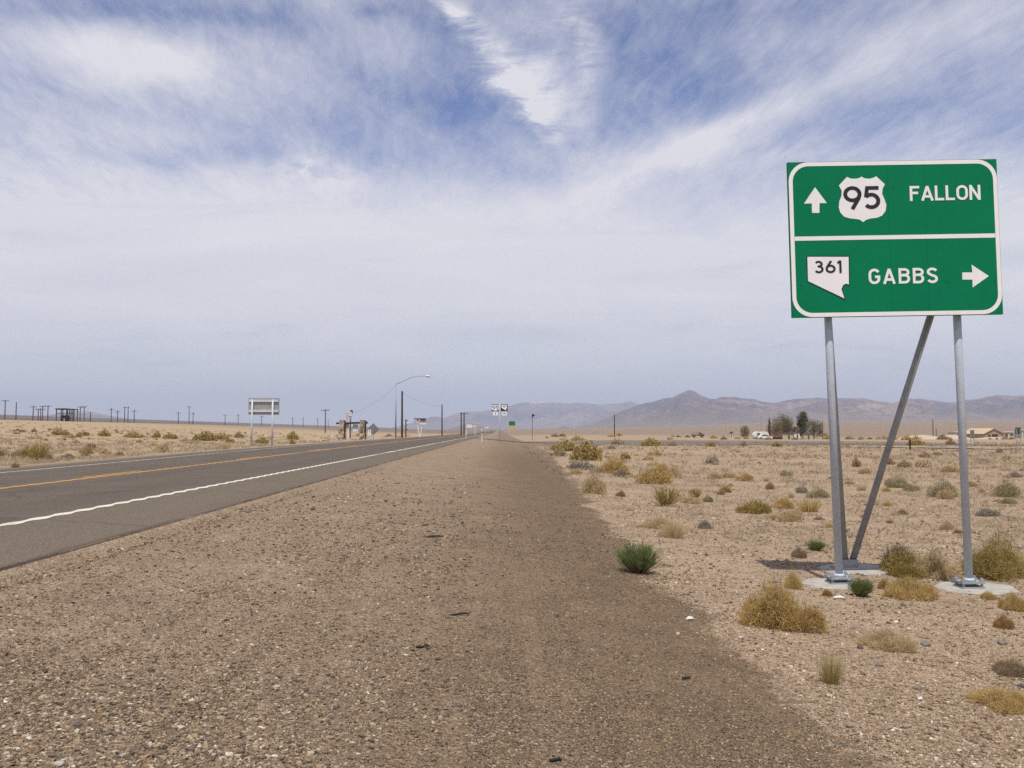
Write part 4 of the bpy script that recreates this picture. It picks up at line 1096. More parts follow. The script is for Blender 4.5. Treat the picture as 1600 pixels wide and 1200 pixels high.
# scattered small growth: individuals that look alike share a label
def scatter():
    cnt = 0; tries = 0; placed = []
    while cnt < 175 and tries < 8000:
        tries += 1
        px = random.uniform(880, 1900); py = 690 + 150 * random.random() ** 1.9
        P = on_ground(px, py); s = P[0] + K * P[1]
        if s < 3.2 or P[1] > 105 or P[1] < 14: continue
        if abs(P[0] - (36 + (98 - P[1]) * .6)) < 7 and 70 < P[1] < 125 and P[0] > 25: pass
        W = random.choice([.2, .25, .3, .4, .5, .75]) * random.uniform(.8, 1.2) * (1.0 if P[1] > 25 else .7)
        if any((P[0] - a) ** 2 + (P[1] - b_) ** 2 < (.5 * (W + c)) ** 2 for a, b_, c in placed): continue
        placed.append((P[0], P[1], W))
        kd = random.choice(['ball', 'mat', 'mat', 'mat', 'tuft']); cl = random.choice(['straw', 'sage', 'brown', 'straw', 'straw', 'straw', 'gold', 'gold', 'olive', 'brown', 'grey'])
        lab = {'straw': 'small pale straw coloured plant dotted over the sandy flat right of the gravel', 'sage': 'small grey olive plant dotted over the sandy flat right of the gravel', 'brown': 'small brown plant dotted over the sandy flat right of the gravel',
               'grey': 'small grey plant dotted over the sandy flat right of the gravel', 'gold': 'small gold plant dotted over the sandy flat right of the gravel', 'olive': 'small olive plant dotted over the sandy flat right of the gravel'}[cl]
        shrub(0, 0, 0, 0, kd, cl, lab, 'shrub', 'small ' + cl + ' plants on the right flat', P, W, W * random.uniform(.22, .42), name='small_shrub')
        cnt += 1
    cnt = 0
    while cnt < 55:
        px = random.uniform(-40, 620); py = 668 + 52 * random.random() ** 1.3
        P = on_ground(px, py); s = P[0] + K * P[1]
        if s > -18.5 or P[1] > 260: continue
        W = random.uniform(.3, 1.05); cl = random.choice(['straw', 'sage', 'brown', 'olive'])
        lab = 'small ' + {'straw': 'straw coloured', 'sage': 'grey olive', 'brown': 'brown', 'olive': 'olive'}[cl] + ' plant dotted over the straw flat across the road'
        shrub(0, 0, 0, 0, random.choice(['ball', 'mat']), cl, lab, 'shrub', 'small ' + cl + ' plants across the road', P, W, W * random.uniform(.3, .5), name='small_shrub')
        cnt += 1
    cnt = 0
    while cnt < 40:
        px = random.uniform(845, 1640); Y = random.uniform(175, 330); P = gz(px, Y)
        W = random.uniform(1.2, 3.2); cl = random.choice(['olive', 'sage', 'brown', 'gold'])
        lab = 'low ' + {'olive': 'olive', 'sage': 'grey olive', 'brown': 'brown', 'gold': 'golden'}[cl] + ' brush beyond the side road'
        shrub(0, 0, 0, 0, 'ball', cl, lab, 'shrub', 'low ' + cl + ' brush beyond the side road', P, W, W * random.uniform(.28, .42), name='small_shrub')
        cnt += 1
scatter()

# dry grass: uncountable
def grass():
    rg = np.random.default_rng(21)
    C = []; 
    while len(C) < 4600:
        px = rg.uniform(820, 2400); py = 690 + 420 * rg.uniform() ** 2.1
        d = ray(px, py); t = (CZ + .12) / -d[2] if d[2] < 0 else 1e9
        x, y = d[0] * t, d[1] * t
        if y > 130 or y < 6.5: continue
        s = x + K * y
        if s < 2.3: continue
        dens = float(fbm(x / 3.5, y / 3.5, 31)); near = 1 if y > 14 else .25
        if dens * near < rg.uniform(.2, .62): continue
        C.append((x, y))
    while len(C) < 7200:
        px = rg.uniform(-500, 640); py = 664 + 70 * rg.uniform() ** 1.2
        d = ray(px, py); t = (CZ - .3) / -d[2] if d[2] < 0 else 1e9
        x, y = d[0] * t, d[1] * t
        if y > 260: continue
        if x + K * y > -17.5: continue
        C.append((x, y))
    C = np.array(C); nb = 16; n = len(C) * nb; ci = np.repeat(np.arange(len(C)), nb)
    dist = C[ci, 1]; sz = rg.uniform(.05, .16, len(C))[ci] * np.clip(dist / 28, .7, 1.9)
    a = rg.uniform(0, 2 * math.pi, n); r = rg.uniform(0, 1, n) ** .5 * rg.uniform(.08, .4, len(C))[ci] * np.clip(dist / 20, .5, 2.2)
    x = C[ci, 0] + r * np.cos(a); y = C[ci, 1] + r * np.sin(a); z = H(x, y)
    P0 = np.stack([x, y, z - .01], 1); dr = rg.normal(size=(n, 3)) * np.array((.6, .6, .15)) + np.array((0, 0, .75))
    P2 = P0 + dr * sz[:, None]; P1 = (P0 + P2) / 2 + np.array((0, 0, .02)) * sz[:, None] * 6
    w = np.clip(dist * .00042, .004, .06) * rg.uniform(.6, 1.3, n)
    V, Fq = ribbons(P0, P1, P2, w, w, w * .3, rg)
    t = np.clip(np.repeat(rg.normal(.55, .22, len(C))[ci], 6) + np.repeat(rg.normal(0, .1, n), 6), 0, 1)
    m = plant_mat('plant_dry_grass', [(.20, .155, .095), (.31, .24, .15), (.40, .32, .21), (.48, .39, .27), (.56, .47, .34)])
    o = link('dry_grass', npmesh('dry_grass', V, Fq, m, t)); tag(o, 'thin dry straw grass over the desert flats', 'grass', kind='stuff')
grass()

def twigs():
    rg = np.random.default_rng(77); n = 1500
    px = rg.uniform(900, 1680, n * 3); py = 760 + 440 * rg.uniform(size=n * 3) ** 1.3
    pts = []
    for a, b_ in zip(px, py):
        d = ray(a, b_); t = (CZ + .2) / -d[2]; x, y = d[0] * t, d[1] * t
        if x + K * y > 2.3 and float(fbm(x / 1.6, y / 1.6, 63)) > rg.uniform(.3, .7): pts.append((x, y))
        if len(pts) >= n: break
    C = np.array(pts); n = len(C); a = rg.uniform(0, 6.28, n); L = rg.uniform(.03, .16, n)
    P0 = np.stack([C[:, 0], C[:, 1], H(C[:, 0], C[:, 1]) + .006], 1)
    x2 = C[:, 0] + L * np.cos(a); y2 = C[:, 1] + L * np.sin(a); P2 = np.stack([x2, y2, H(x2, y2) + rg.uniform(.004, .03, n)], 1)
    P1 = (P0 + P2) / 2 + rg.normal(size=(n, 3)) * np.array((.008, .008, .004)) + np.array((0, 0, .006))
    w = rg.uniform(.003, .008, n); V, Fq = ribbons(P0, P1, P2, w, w, w * .5, rg)
    o = link('dry_twigs', npmesh('dry_twigs', V, Fq, pm('brown'), np.repeat(rg.uniform(0, 1, n), 6))); tag(o, 'scattered dry twigs and stalks on the sand', 'twigs', kind='stuff')
twigs()

# trees
BARK = mat('bark', (.09, .07, .055), .95, 0, .1, .3, 3)
def tree(px, Y, wpx, y0, colr, seed, label, crown_low=.25, open_=.0):
    rg = np.random.default_rng(seed); a = gz(px, Y); k = Y / F; hgt = ztop(y0, Y) - a[2]; W = wpx * k
    o = empty('tree', a); tag(o, label, 'tree', 'trees of the far clump')
    mb = MB(); mb.tube([(0, 0, -.3), (.1, 0, hgt * .35), (0, .1, hgt * .75)], [.03 * hgt, .022 * hgt, .006 * hgt], 8)
    for i in range(9):
        an = rg.uniform(0, 6.28); z0 = hgt * rg.uniform(.2, .55); r = W * .36
        mb.tube([(0.05, 0, z0), (r * .5 * math.cos(an), r * .5 * math.sin(an), z0 + hgt * .14), (r * math.cos(an), r * math.sin(an), z0 + hgt * .32)], [.012 * hgt, .008 * hgt, .003 * hgt], 6)
    mb.build('trunk', BARK, o, True)
    nc = 46; D = rg.normal(size=(nc, 3)); D /= np.linalg.norm(D, axis=1)[:, None]
    rad = rg.uniform(.3, 1, nc) ** .5
    C = D * rad[:, None] * np.array((W * .42, W * .42, hgt * (1 - crown_low) * .44)) + np.array((0, 0, hgt * (crown_low + (1 - crown_low) * .52)))
    per = 95; ci = np.repeat(np.arange(nc), per); n = nc * per
    P = C[ci] + rg.normal(size=(n, 3)) * W * .075 * (1 + open_)
    P[:, 2] = np.clip(P[:, 2], .15, hgt)
    dr = rg.normal(size=(n, 3)); dr /= np.linalg.norm(dr, axis=1)[:, None]; ln = rg.uniform(.16, .34, n) * hgt / 8
    P2 = P + dr * ln[:, None]; w = ln * .6
    V, Fq = ribbons(P, (P + P2) / 2, P2, w * .5, w, w * .3, rg)
    t = np.repeat(np.clip(rg.normal(.5, .2, nc)[ci] + rg.normal(0, .12, n), 0, 1), 6)
    link('crown', npmesh('crown', V, Fq, pm(colr), t), o)
PM['tree_dark'] = [(.06, .068, .036), (.10, .108, .055), (.145, .15, .08), (.2, .195, .115)]
PM['tree_mid'] = [(.09, .098, .045), (.145, .15, .065), (.2, .19, .09), (.26, .235, .13)]
PM['tree_olive'] = [(.12, .115, .055), (.19, .175, .085), (.25, .22, .11), (.32, .27, .16)]
PM['tree_brown'] = [(.12, .09, .05), (.19, .14, .08), (.25, .185, .105), (.31, .235, .14)]
tree(1163.5, 275, 17, 665, 'tree_olive', 3, 'round lone bush tree standing left of the white trailer', .05)
tree(1222, 300, 36, 647, 'tree_olive', 5, 'pale olive tree, tallest left of the dark palm-like one', .15, .2)
tree(1210, 290, 30, 660, 'tree_brown', 6, 'brownish low tree at the left end of the clump', .05, .1)
tree(1230, 305, 18, 654, 'tree_brown', 7, 'brownish tree between the pale olive and the dark tall tree', .1, .2)
tree(1253.5, 295, 20, 643.5, 'tree_dark', 8, 'dark tall narrow tree with a spreading top', .3, .1)
tree(1254, 294, 12, 664, 'tree_dark', 9, 'dark bushy growth at the foot of the dark tall tree', .0, .1)
tree(1271, 290, 30, 655, 'tree_mid', 11, 'dark green cone shaped tree right of the dark tall tree', .02, 0)
tree(1288, 285, 12, 676, 'tree_olive', 12, 'small yellow olive bush tree right of the clump, beside the left sign post', .05, .1)
tree(1242, 300, 14, 665, 'tree_olive', 14, 'short olive tree left of the dark tall tree', .0, .2)
def dead_tree():
    Y = 285.; k = Y / F; a = gz(1201.5, Y); o = empty('dead_tree', a); tag(o, 'dark ragged dead trunk at the left end of the tree clump', 'tree')
    h = ztop(652.5, Y) - a[2]; pts = [(0, 0, -.3), (.1, 0, h * .3), (-.08, 0, h * .55), (.12, 0, h * .75), (.02, 0, h)]
    MB().tube(pts, [.42, .36, .3, .32, .1], 9).build('trunk', mat('dark_red_brown_bark', (.07, .035, .028), .95), o)
    for z, s_ in ((.55, -1), (.68, 1), (.8, -1), (.4, 1)): MB().tube([(0, 0, h * z), (s_ * .55, 0, h * z + .35)], [.16, .05], 6).build('branch_stub', mat('dark_red_brown_bark', (.07, .035, .028)), o)
dead_tree()
def junk():
    for px, Y, w, h, lab, mt in ((1215, 262, 2.0, 1.0, 'rusty dark oil tank lying at the foot of the dead trunk', RUST), (1229, 262, 3.0, 1.5, 'small cream shed under the pale olive tree', mat('cream_shed', (.45, .38, .26), .9)), (1243, 262, 1.6, 1.7, 'white shed under the dark tall tree', WPAINT), (1260, 262, 2.4, 1.4, 'cream shed between the dark trees', mat('cream_shed', (.45, .38, .26), .9))):
        c = gz(px, Y)
        if mt is RUST:
            o = empty('oil_tank', c); tag(o, lab, 'tank'); MB().tube([(-w, 0, .6), (w, 0, .6)], .55, 14).build('shell', mt, o)
            for x in (-1, 1): MB().box((x, 0, .1), (.2, .8, .4)).build('cradle', DKWOOD, o)
            continue
        o = empty('shed', c); tag(o, lab, 'shed')
        MB().box((0, 0, h / 2 - .1), (w, 1.6, h + .2)).build('wall', mt, o)
        MB().prism([(-w * .56, h), (w * .56, h), (0, h + .4)], -.95, .95).build('roof', DKWOOD2, o); MB().box((w * .1, -.83, h * .4), (.5, .06, h * .75)).build('door', DKWOOD2, o)
junk()

# ------------------------------------------------------------------ stones and litter
def stone_mat2():
    m, g, b = newmat('gravel_stone', .9, 0, .2)
    t = g.attr('tint')
    c = g.ramp(t, [(0, (.07, .055, .043)), (.15, (.125, .093, .065)), (.38, (.20, .143, .088)), (.6, (.26, .185, .112)), (.72, (.34, .22, .12)), (.86, (.38, .30, .20)), (.96, (.48, .405, .295)), (1, (.68, .62, .52))])
    P = pos(g); n = g.noise(P, 130, 4, .7)
    c = g.mix(g.mul(g.ss(.35, .7, n), .5), c, (.2, .16, .12)); g.set(b.inputs['Base Color'], c); return m
STONEM = stone_mat2()
CUBE = np.array([(-1, -1, -1), (1, -1, -1), (1, 1, -1), (-1, 1, -1), (-1, -1, 1), (1, -1, 1), (1, 1, 1), (-1, 1, 1)], float) * .6
CF = np.array([(0, 3, 2, 1), (4, 5, 6, 7), (0, 1, 5, 4), (1, 2, 6, 5), (2, 3, 7, 6), (3, 0, 4, 7)])
def gravel():
    rg = np.random.default_rng(5); N = 1000000
    px = rg.uniform(-350, 2150, N); u = rg.uniform(size=N); py = 715 + 640 * u ** .85
    v = (600 - py) / F; dz = math.sin(PITCH) + math.cos(PITCH) * v; dy = math.cos(PITCH) - math.sin(PITCH) * v
    t = (CZ - .05) / -dz; x = (px - 800) / F * t; y = dy * t
    for _ in range(3):
        t = (CZ - H(x, y)) / -dz; x = (px - 800) / F * t; y = dy * t
    s = x + K * y
    wob = 1.5 * (fbm(x * .55, y * .55, 40) - .5)
    dens = np.where(s < 1.7 + wob, 1.0, .75) * np.where((s > -.5) & (s < 1.7), .55, 1.0)
    dens *= .35 + 1.3 * fbm(x / 1.3, y / 1.3, 51)
    dens *= np.where((px > -40) & (px < 1640) & (py < 1225), 1.0, .6) * .92
    keep = (s > -4.0) & (y < 30) & (rg.uniform(size=N) < dens)
    x, y, s = x[keep], y[keep], s[keep]; n = len(x)
    size = np.clip(.0026 * np.exp(rg.exponential(.42, n)) * (.62 + .95 * fbm(x / .8, y / 1.5, 91)), .0022, .019) * np.clip(y / 9, .8, 1.7)
    size = np.where((s > -.2) & (s < 1.9), np.minimum(size, .012 * np.clip(y / 9, .8, 1.7)), size)
    J = CUBE[None] + rg.uniform(-.42, .42, (n, 8, 3)); J = J * (rg.uniform(.6, 1.35, (n, 1, 3)) * np.array((1, 1, .72)))
    a = rg.uniform(0, 6.28, n); ca, sa = np.cos(a)[:, None], np.sin(a)[:, None]
    X = J[..., 0] * ca - J[..., 1] * sa; Yy = J[..., 0] * sa + J[..., 1] * ca
    V = np.stack([X, Yy, J[..., 2]], -1) * size[:, None, None]
    V[..., 0] += x[:, None]; V[..., 1] += y[:, None]; V[..., 2] += (H(x, y) + size * .18)[:, None]
    Fq = (np.arange(n)[:, None, None] * 8 + CF[None]).reshape(-1, 4)
    tt = rg.uniform(0, 1, n) ** .95; sd_ = s > 2.0; tt = np.where(sd_, np.clip(.18 + tt * .85, 0, 1), tt)
    wd_ = np.clip(y - 13, 0, 70) * .038; dk = (s > -.6) & (s < 1.8 + wd_ + wob[keep]); tt = np.where(dk, tt ** 1.25 * .93, tt)
    o = link('gravel', npmesh('gravel', V.reshape(-1, 3), Fq, STONEM, np.repeat(tt, 8))); tag(o, 'loose mixed gravel on the shoulder and flat', 'gravel', kind='stuff')
gravel()
def rock(px, py, w, col_, label):
    P = on_ground(px, py); r = w / F * P[1] / 2 * .8
    bm = bmesh.new(); bmesh.ops.create_icosphere(bm, subdivisions=3, radius=r)
    sd = random.random() * 50
    for v in bm.verts:
        q = v.co / r; k = .75 + .5 * float(fbm(q.x * 1.3 + sd, q.y * 1.3 + q.z * 1.7, 8, 3)); v.co = v.co * k
        v.co.z *= .68
    me = bpy.data.meshes.new('rock'); bm.to_mesh(me); bm.free(); me.materials.append(col_)
    o = link('rock', me); o.location = (P[0], P[1] + r * .6, Hs(P[0], P[1] + r * .6) + r * .3); o.rotation_euler = (0, 0, random.uniform(0, 6)); tag(o, label, 'rock')
RG = mat('grey_rock', (.185, .162, .14), .9, 0, .2, .25, 22); RP = mat('pinkish_rock', (.26, .18, .14), .9, 0, .2, .25, 22); RW = mat('pale_rock', (.40, .345, .28), .9, 0, .2, .15, 22); RD = mat('dark_rock', (.10, .085, .07), .9, 0, .2, .25, 22)
for q in ((1448, 1010, 18, RG, 'round grey rock at the right end of the pale straw shrub'), (1376, 1042, 15, RG, 'brownish grey rock below the pale straw shrub'), (1345, 1014, 12, RD, 'dark rock left of the pale straw shrub'), (1361, 1006, 10, RG, 'grey stone touching the pale straw shrub'),
          (1412, 947, 10, RD, 'dark stone in front of the orange gold shrub'), (1568, 1008, 17, RG, 'grey rock near the right edge below the right footing'), (1512, 1006, 11, RP, 'reddish stone right of the round grey rock'), (1435, 1078, 14, RG, 'flat grey stone low in the right corner'),
          (1485, 1036, 12, RP, 'rust brown stone between the round grey rock and the right edge'), (1389, 975, 9, RD, 'small dark stone above the pale straw shrub'), (1156, 813, 8, RW, 'pale stone left of the left sign post'), (1186, 815, 9, RP, 'reddish stone beside the pale stone left of the sign'),
          (1073, 930, 14, RP, 'pinkish stone beside the sand at the green bush'), (235, 1050, 14, RD, 'dark grey stone in the gravel at lower left'), (200, 1075, 12, RP, 'reddish stone in the gravel at lower left'), (118, 1137, 17, RD, 'dark stone near the bottom left corner'),
          (170, 1140, 16, RP, 'red brown stone near the bottom left corner'), (55, 1000, 9, RD, 'dark stone at the left edge gravel'), (1598, 1075, 14, RD, 'dark stone at the right edge below the footing'), (1118, 844, 8, RG, 'grey stone in the open flat right of the grass tuft'),
          (1060, 992, 9, RW, 'pale stone at the dark gravel border'), (1318, 1163, 12, RG, 'grey stone at the bottom right'), (1110, 960, 8, RW, 'cream stone left of the big golden shrub'), (900, 1090, 9, RG, 'grey stone in the dark gravel, lower centre'), (148, 998, 10, RG, 'flat slate stone at left'), (90, 1198, 20, RW, 'pale stone at the bottom left edge')):
    rock(*q)
def scrap(px, py, L, w, m, label, name='rubber_scrap', cat='tyre scrap', arch=.25, curl=.15):
    P = on_ground(px, py); k = P[1] / F; L *= k; w *= k; n = 9; V = []
    for i in range(n):
        t = i / (n - 1) - .5
        z = arch * L * (1 - (2 * t) ** 2) * .5 + .004 + .01 * random.random(); ww = w * (1 - .6 * abs(2 * t) ** 2) * random.uniform(.5, 1.3)
        yy = curl * L * math.sin(t * 5) * .4
        V += [(t * L, yy - ww / 2, z * .4), (t * L, yy + ww / 2, z), (t * L, yy + ww / 2 + .003, z + .007), (t * L, yy - ww / 2 - .003, z * .4 + .007)]
    Fs = [(i * 4 + q, i * 4 + (q + 1) % 4, (i + 1) * 4 + (q + 1) % 4, (i + 1) * 4 + q) for i in range(n - 1) for q in range(4)] + [(0, 1, 2, 3), (n * 4 - 4, n * 4 - 3, n * 4 - 2, n * 4 - 1)]
    mb = MB(); mb.add(V, Fs); o = mb.build(name, m, loc=P + np.array((0, 0, .002))); o.rotation_euler = (0, 0, random.uniform(-.25, .25)); tag(o, label, cat)
RUB = mat('old_tyre_rubber', (.018, .017, .018), .8, 0, .3, .3, 20)
for q in ((677, 840, 36, 14, 'largest black strip of shredded tyre on the gravel'), (664, 822, 12, 5, 'small tyre shred just beyond the largest one'), (661, 1013, 24, 7, 'black tyre shred near the bottom middle'), (718, 962, 34, 4, 'thin curled tyre strip above the black shred near the bottom'),
          (868, 1191, 22, 8, 'tyre shred at the bottom edge'), (705, 748, 10, 4, 'tiny tyre shred far up the gravel, middle'), (706, 808, 8, 4, 'tiny tyre shred right of and beyond the largest one'), (621, 756, 9, 4, 'tiny tyre shred nearest the road'), (728, 717, 8, 4, 'tiny tyre shred farthest up the gravel'),
          (985, 798, 14, 5, 'black shred on the sand left of the yellow olive bush'), (1072, 1062, 16, 5, 'curled dark shred in the dark gravel, lower right')):
    scrap(q[0], q[1], q[2] * .9, q[3] * .32, RUB, q[4], arch=random.uniform(.03, .10), curl=random.uniform(.2, .5))
PAPER = mat('sun_bleached_paper', (.60, .58, .54), .8, 0, .2, .1, 20)
for q in ((1078, 969, 13, 6, 'crumpled white paper at the border of the dark gravel'), (1311, 936, 17, 4, 'white torn paper in front of the left sign footing'), (1438, 1095, 8, 3, 'pale litter scrap at lower right'), (1440, 797, 8, 3, 'white scrap on the flat between the sign posts')):
    scrap(q[0], q[1], q[2], q[3] * 1.6, PAPER, q[4], 'paper_litter', 'litter', .3, .3)
mb = None

# ------------------------------------------------------------------ mountains
def mountain_mat():
    m, g, b = newmat('mountain_rock', 1., 0, .05)
    P = pos(g); n1 = g.noise(P, .0016, 6, .6); n2 = g.noise(P, .006, 6, .65); n3 = g.noise(P, .0007, 4, .5)
    c = g.mix(g.ss(.42, .6, n1), (.11, .088, .098), (.27, .178, .15))
    c = g.mix(g.mul(g.ss(.5, .7, n2), .7), c, (.105, .088, .085))
    c = g.mix(g.mul(g.ss(.52, .64, n3), .7), c, (.36, .27, .21))
    gx, gy, gz_ = g.sep(P); n5 = g.noise(g.comb(g.mul(gx, 1), g.mul(gy, .35), g.mul(gz_, 2)), .011, 6, .7)
    c = g.mix(g.mul(g.ss(.46, .62, n5), .75), c, (.075, .068, .075))  # dark streaks down the slopes: gully shading painted into the rock colour
    low = g.ss(5, 190, gz_); c = g.mix(low, (.19, .15, .122), c)
    g.set(b.inputs['Base Color'], c); return m
MTN = mountain_mat()
def mountain(name, crest, D0, D1, D2, seed, m, spur=.5, foot=0.):
    cx = np.array([(p[0] - 800) / F for p in crest]); cz = np.array([float(at(p[0], p[1], D1)[2]) for p in crest])
    U = np.linspace(cx[0], cx[-1], int((crest[-1][0] - crest[0][0]) / 2.2)); tt = np.concatenate([np.linspace(0, 1, 90), np.linspace(1.03, 2, 26)])
    UU, TT = np.meshgrid(U, tt)
    Yd = np.where(TT <= 1, D0 + (D1 - D0) * TT, D1 + (D2 - D1) * (TT - 1)); X = UU * Yd
    C = np.interp(UU, cx, cz)
    prof = np.where(TT <= 1, TT ** 1.45, np.clip(2 - TT, 0, 1) ** 1.2)
    wx = X + 350 * (fbm(X / 900, Yd / 900, seed + 3) - .5); wy = Yd + 500 * (fbm(X / 900, Yd / 900, seed + 5) - .5)
    rid = 1 - np.abs(2 * fbm(wx / 480, wy / 1100, seed, 5, .55) - 1) * 1.6
    rid2 = 1 - np.abs(2 * fbm(wx / 170, wy / 330, seed + 20, 4, .55) - 1) * 1.6
    env = np.clip(4 * TT * (1 - TT), 0, 1) if False else np.where(TT <= 1, np.sin(np.pi * np.clip(TT, 0, 1)) ** .8, 0)
    Z = C * prof + C * spur * env * (rid - .55) * .55 + C * spur * env * (rid2 - .55) * .36
    Z += (TT > .97) * 0
    fine = (fbm(X / 60, Yd / 60, seed + 40, 3) - .5) * C * .11 * np.clip(prof * 2, 0, 1) * (np.abs(TT - 1) > .02)
    cr = np.where(np.abs(TT - 1) <= .02, (fbm(X / 70, Yd * 0, seed + 60, 3) - .5) * C * .05, 0)
    Z = np.minimum(Z + fine, np.interp(UU, cx, cz) * Yd / D1 * (.97 if False else 1.0)) + cr
    Zg = H(X, Yd, False); e = sst(0, .1, TT); Z = np.maximum(Z, 0) + Zg * (1 - np.clip(prof * 3, 0, 1)) - 4 * (1 - e)
    n, k = X.shape; idx = np.arange(n * k).reshape(n, k)
    Fq = np.stack([idx[:-1, :-1], idx[:-1, 1:], idx[1:, 1:], idx[1:, :-1]], -1).reshape(-1, 4)
    o = link(name, npmesh(name, np.stack([X, Yd, Z], -1).reshape(-1, 3), Fq, m, smooth=True)); tag(o, kind='structure')
CR_A = [(560, 674), (600, 671), (640, 662), (660, 656), (672, 651), (685, 650), (693, 653), (700, 650), (712, 646), (728, 643), (745, 643), (765, 640), (785, 637), (800, 633), (815, 629), (824, 628.5), (835, 631), (850, 630), (862, 629), (880, 630), (892, 631), (897, 629), (910, 630), (930, 632), (955, 631), (975, 629), (984, 626.5), (992, 629), (1005, 634), (1040, 642), (1080, 650), (1140, 660)]
CR_B = [(850, 676), (868, 672), (895, 669), (925, 661), (945, 655), (965, 645), (985, 637), (1003, 631), (1020, 627), (1035, 623), (1052, 621), (1058, 617), (1068, 612), (1076, 608.8), (1085, 612), (1097, 618), (1108, 622), (1118, 623), (1130, 620), (1147, 620), (1160, 623), (1180, 624), (1195, 628), (1214, 630), (1228, 626), (1245, 624), (1262, 622), (1280, 621), (1300, 622), (1330, 622.5), (1350, 623), (1375, 627), (1395, 629), (1408, 626), (1420, 623), (1436, 623), (1455, 625), (1475, 628), (1490, 629), (1505, 625), (1525, 624), (1545, 619), (1560, 617), (1580, 618.5), (1600, 618), (1660, 622), (1740, 616), (1850, 630), (2000, 622), (2200, 645), (2450, 668)]
mountain('mountain_range', CR_A, 10800, 13200, 14600, 4, MTN, .7)
mountain('mountain_range', CR_B, 4600, 6800, 8400, 11, MTN, .85)
mountain('hill', [(690, 674), (708, 669), (722, 664), (735, 661), (748, 664), (762, 669), (790, 674)], 3600, 4000, 4500, 17, MTN, .3)
mountain('hill', [(860, 676), (872, 669), (880, 665.5), (892, 669), (905, 671), (930, 669), (950, 672), (975, 676)], 3300, 3700, 4200, 23, MTN, .3)
mountain('hill', [(60, 650), (95, 646), (120, 642), (140, 642.5), (160, 647), (200, 654)], 8200, 10200, 11800, 30, MTN, .3)

# ------------------------------------------------------------------ air
def haze():
    m = bpy.data.materials.new('haze_air'); m.use_nodes = True; t = m.node_tree; t.nodes.clear()
    out = t.nodes.new('ShaderNodeOutputMaterial'); v = t.nodes.new('ShaderNodeVolumePrincipled')
    v.inputs['Color'].default_value = (.78, .84, 1, 1); v.inputs['Density'].default_value = HAZE; v.inputs['Anisotropy'].default_value = 0
    t.links.new(v.outputs[0], out.inputs['Volume'])
    o = MB().box((0, 0, 0), (36000, 36000, 620)).build('haze', m); o.location = (0, 0, 620 / 2 - 14); tag(o, 'thin pale desert haze', 'haze', kind='stuff')
HAZE = 1.05e-4
haze()

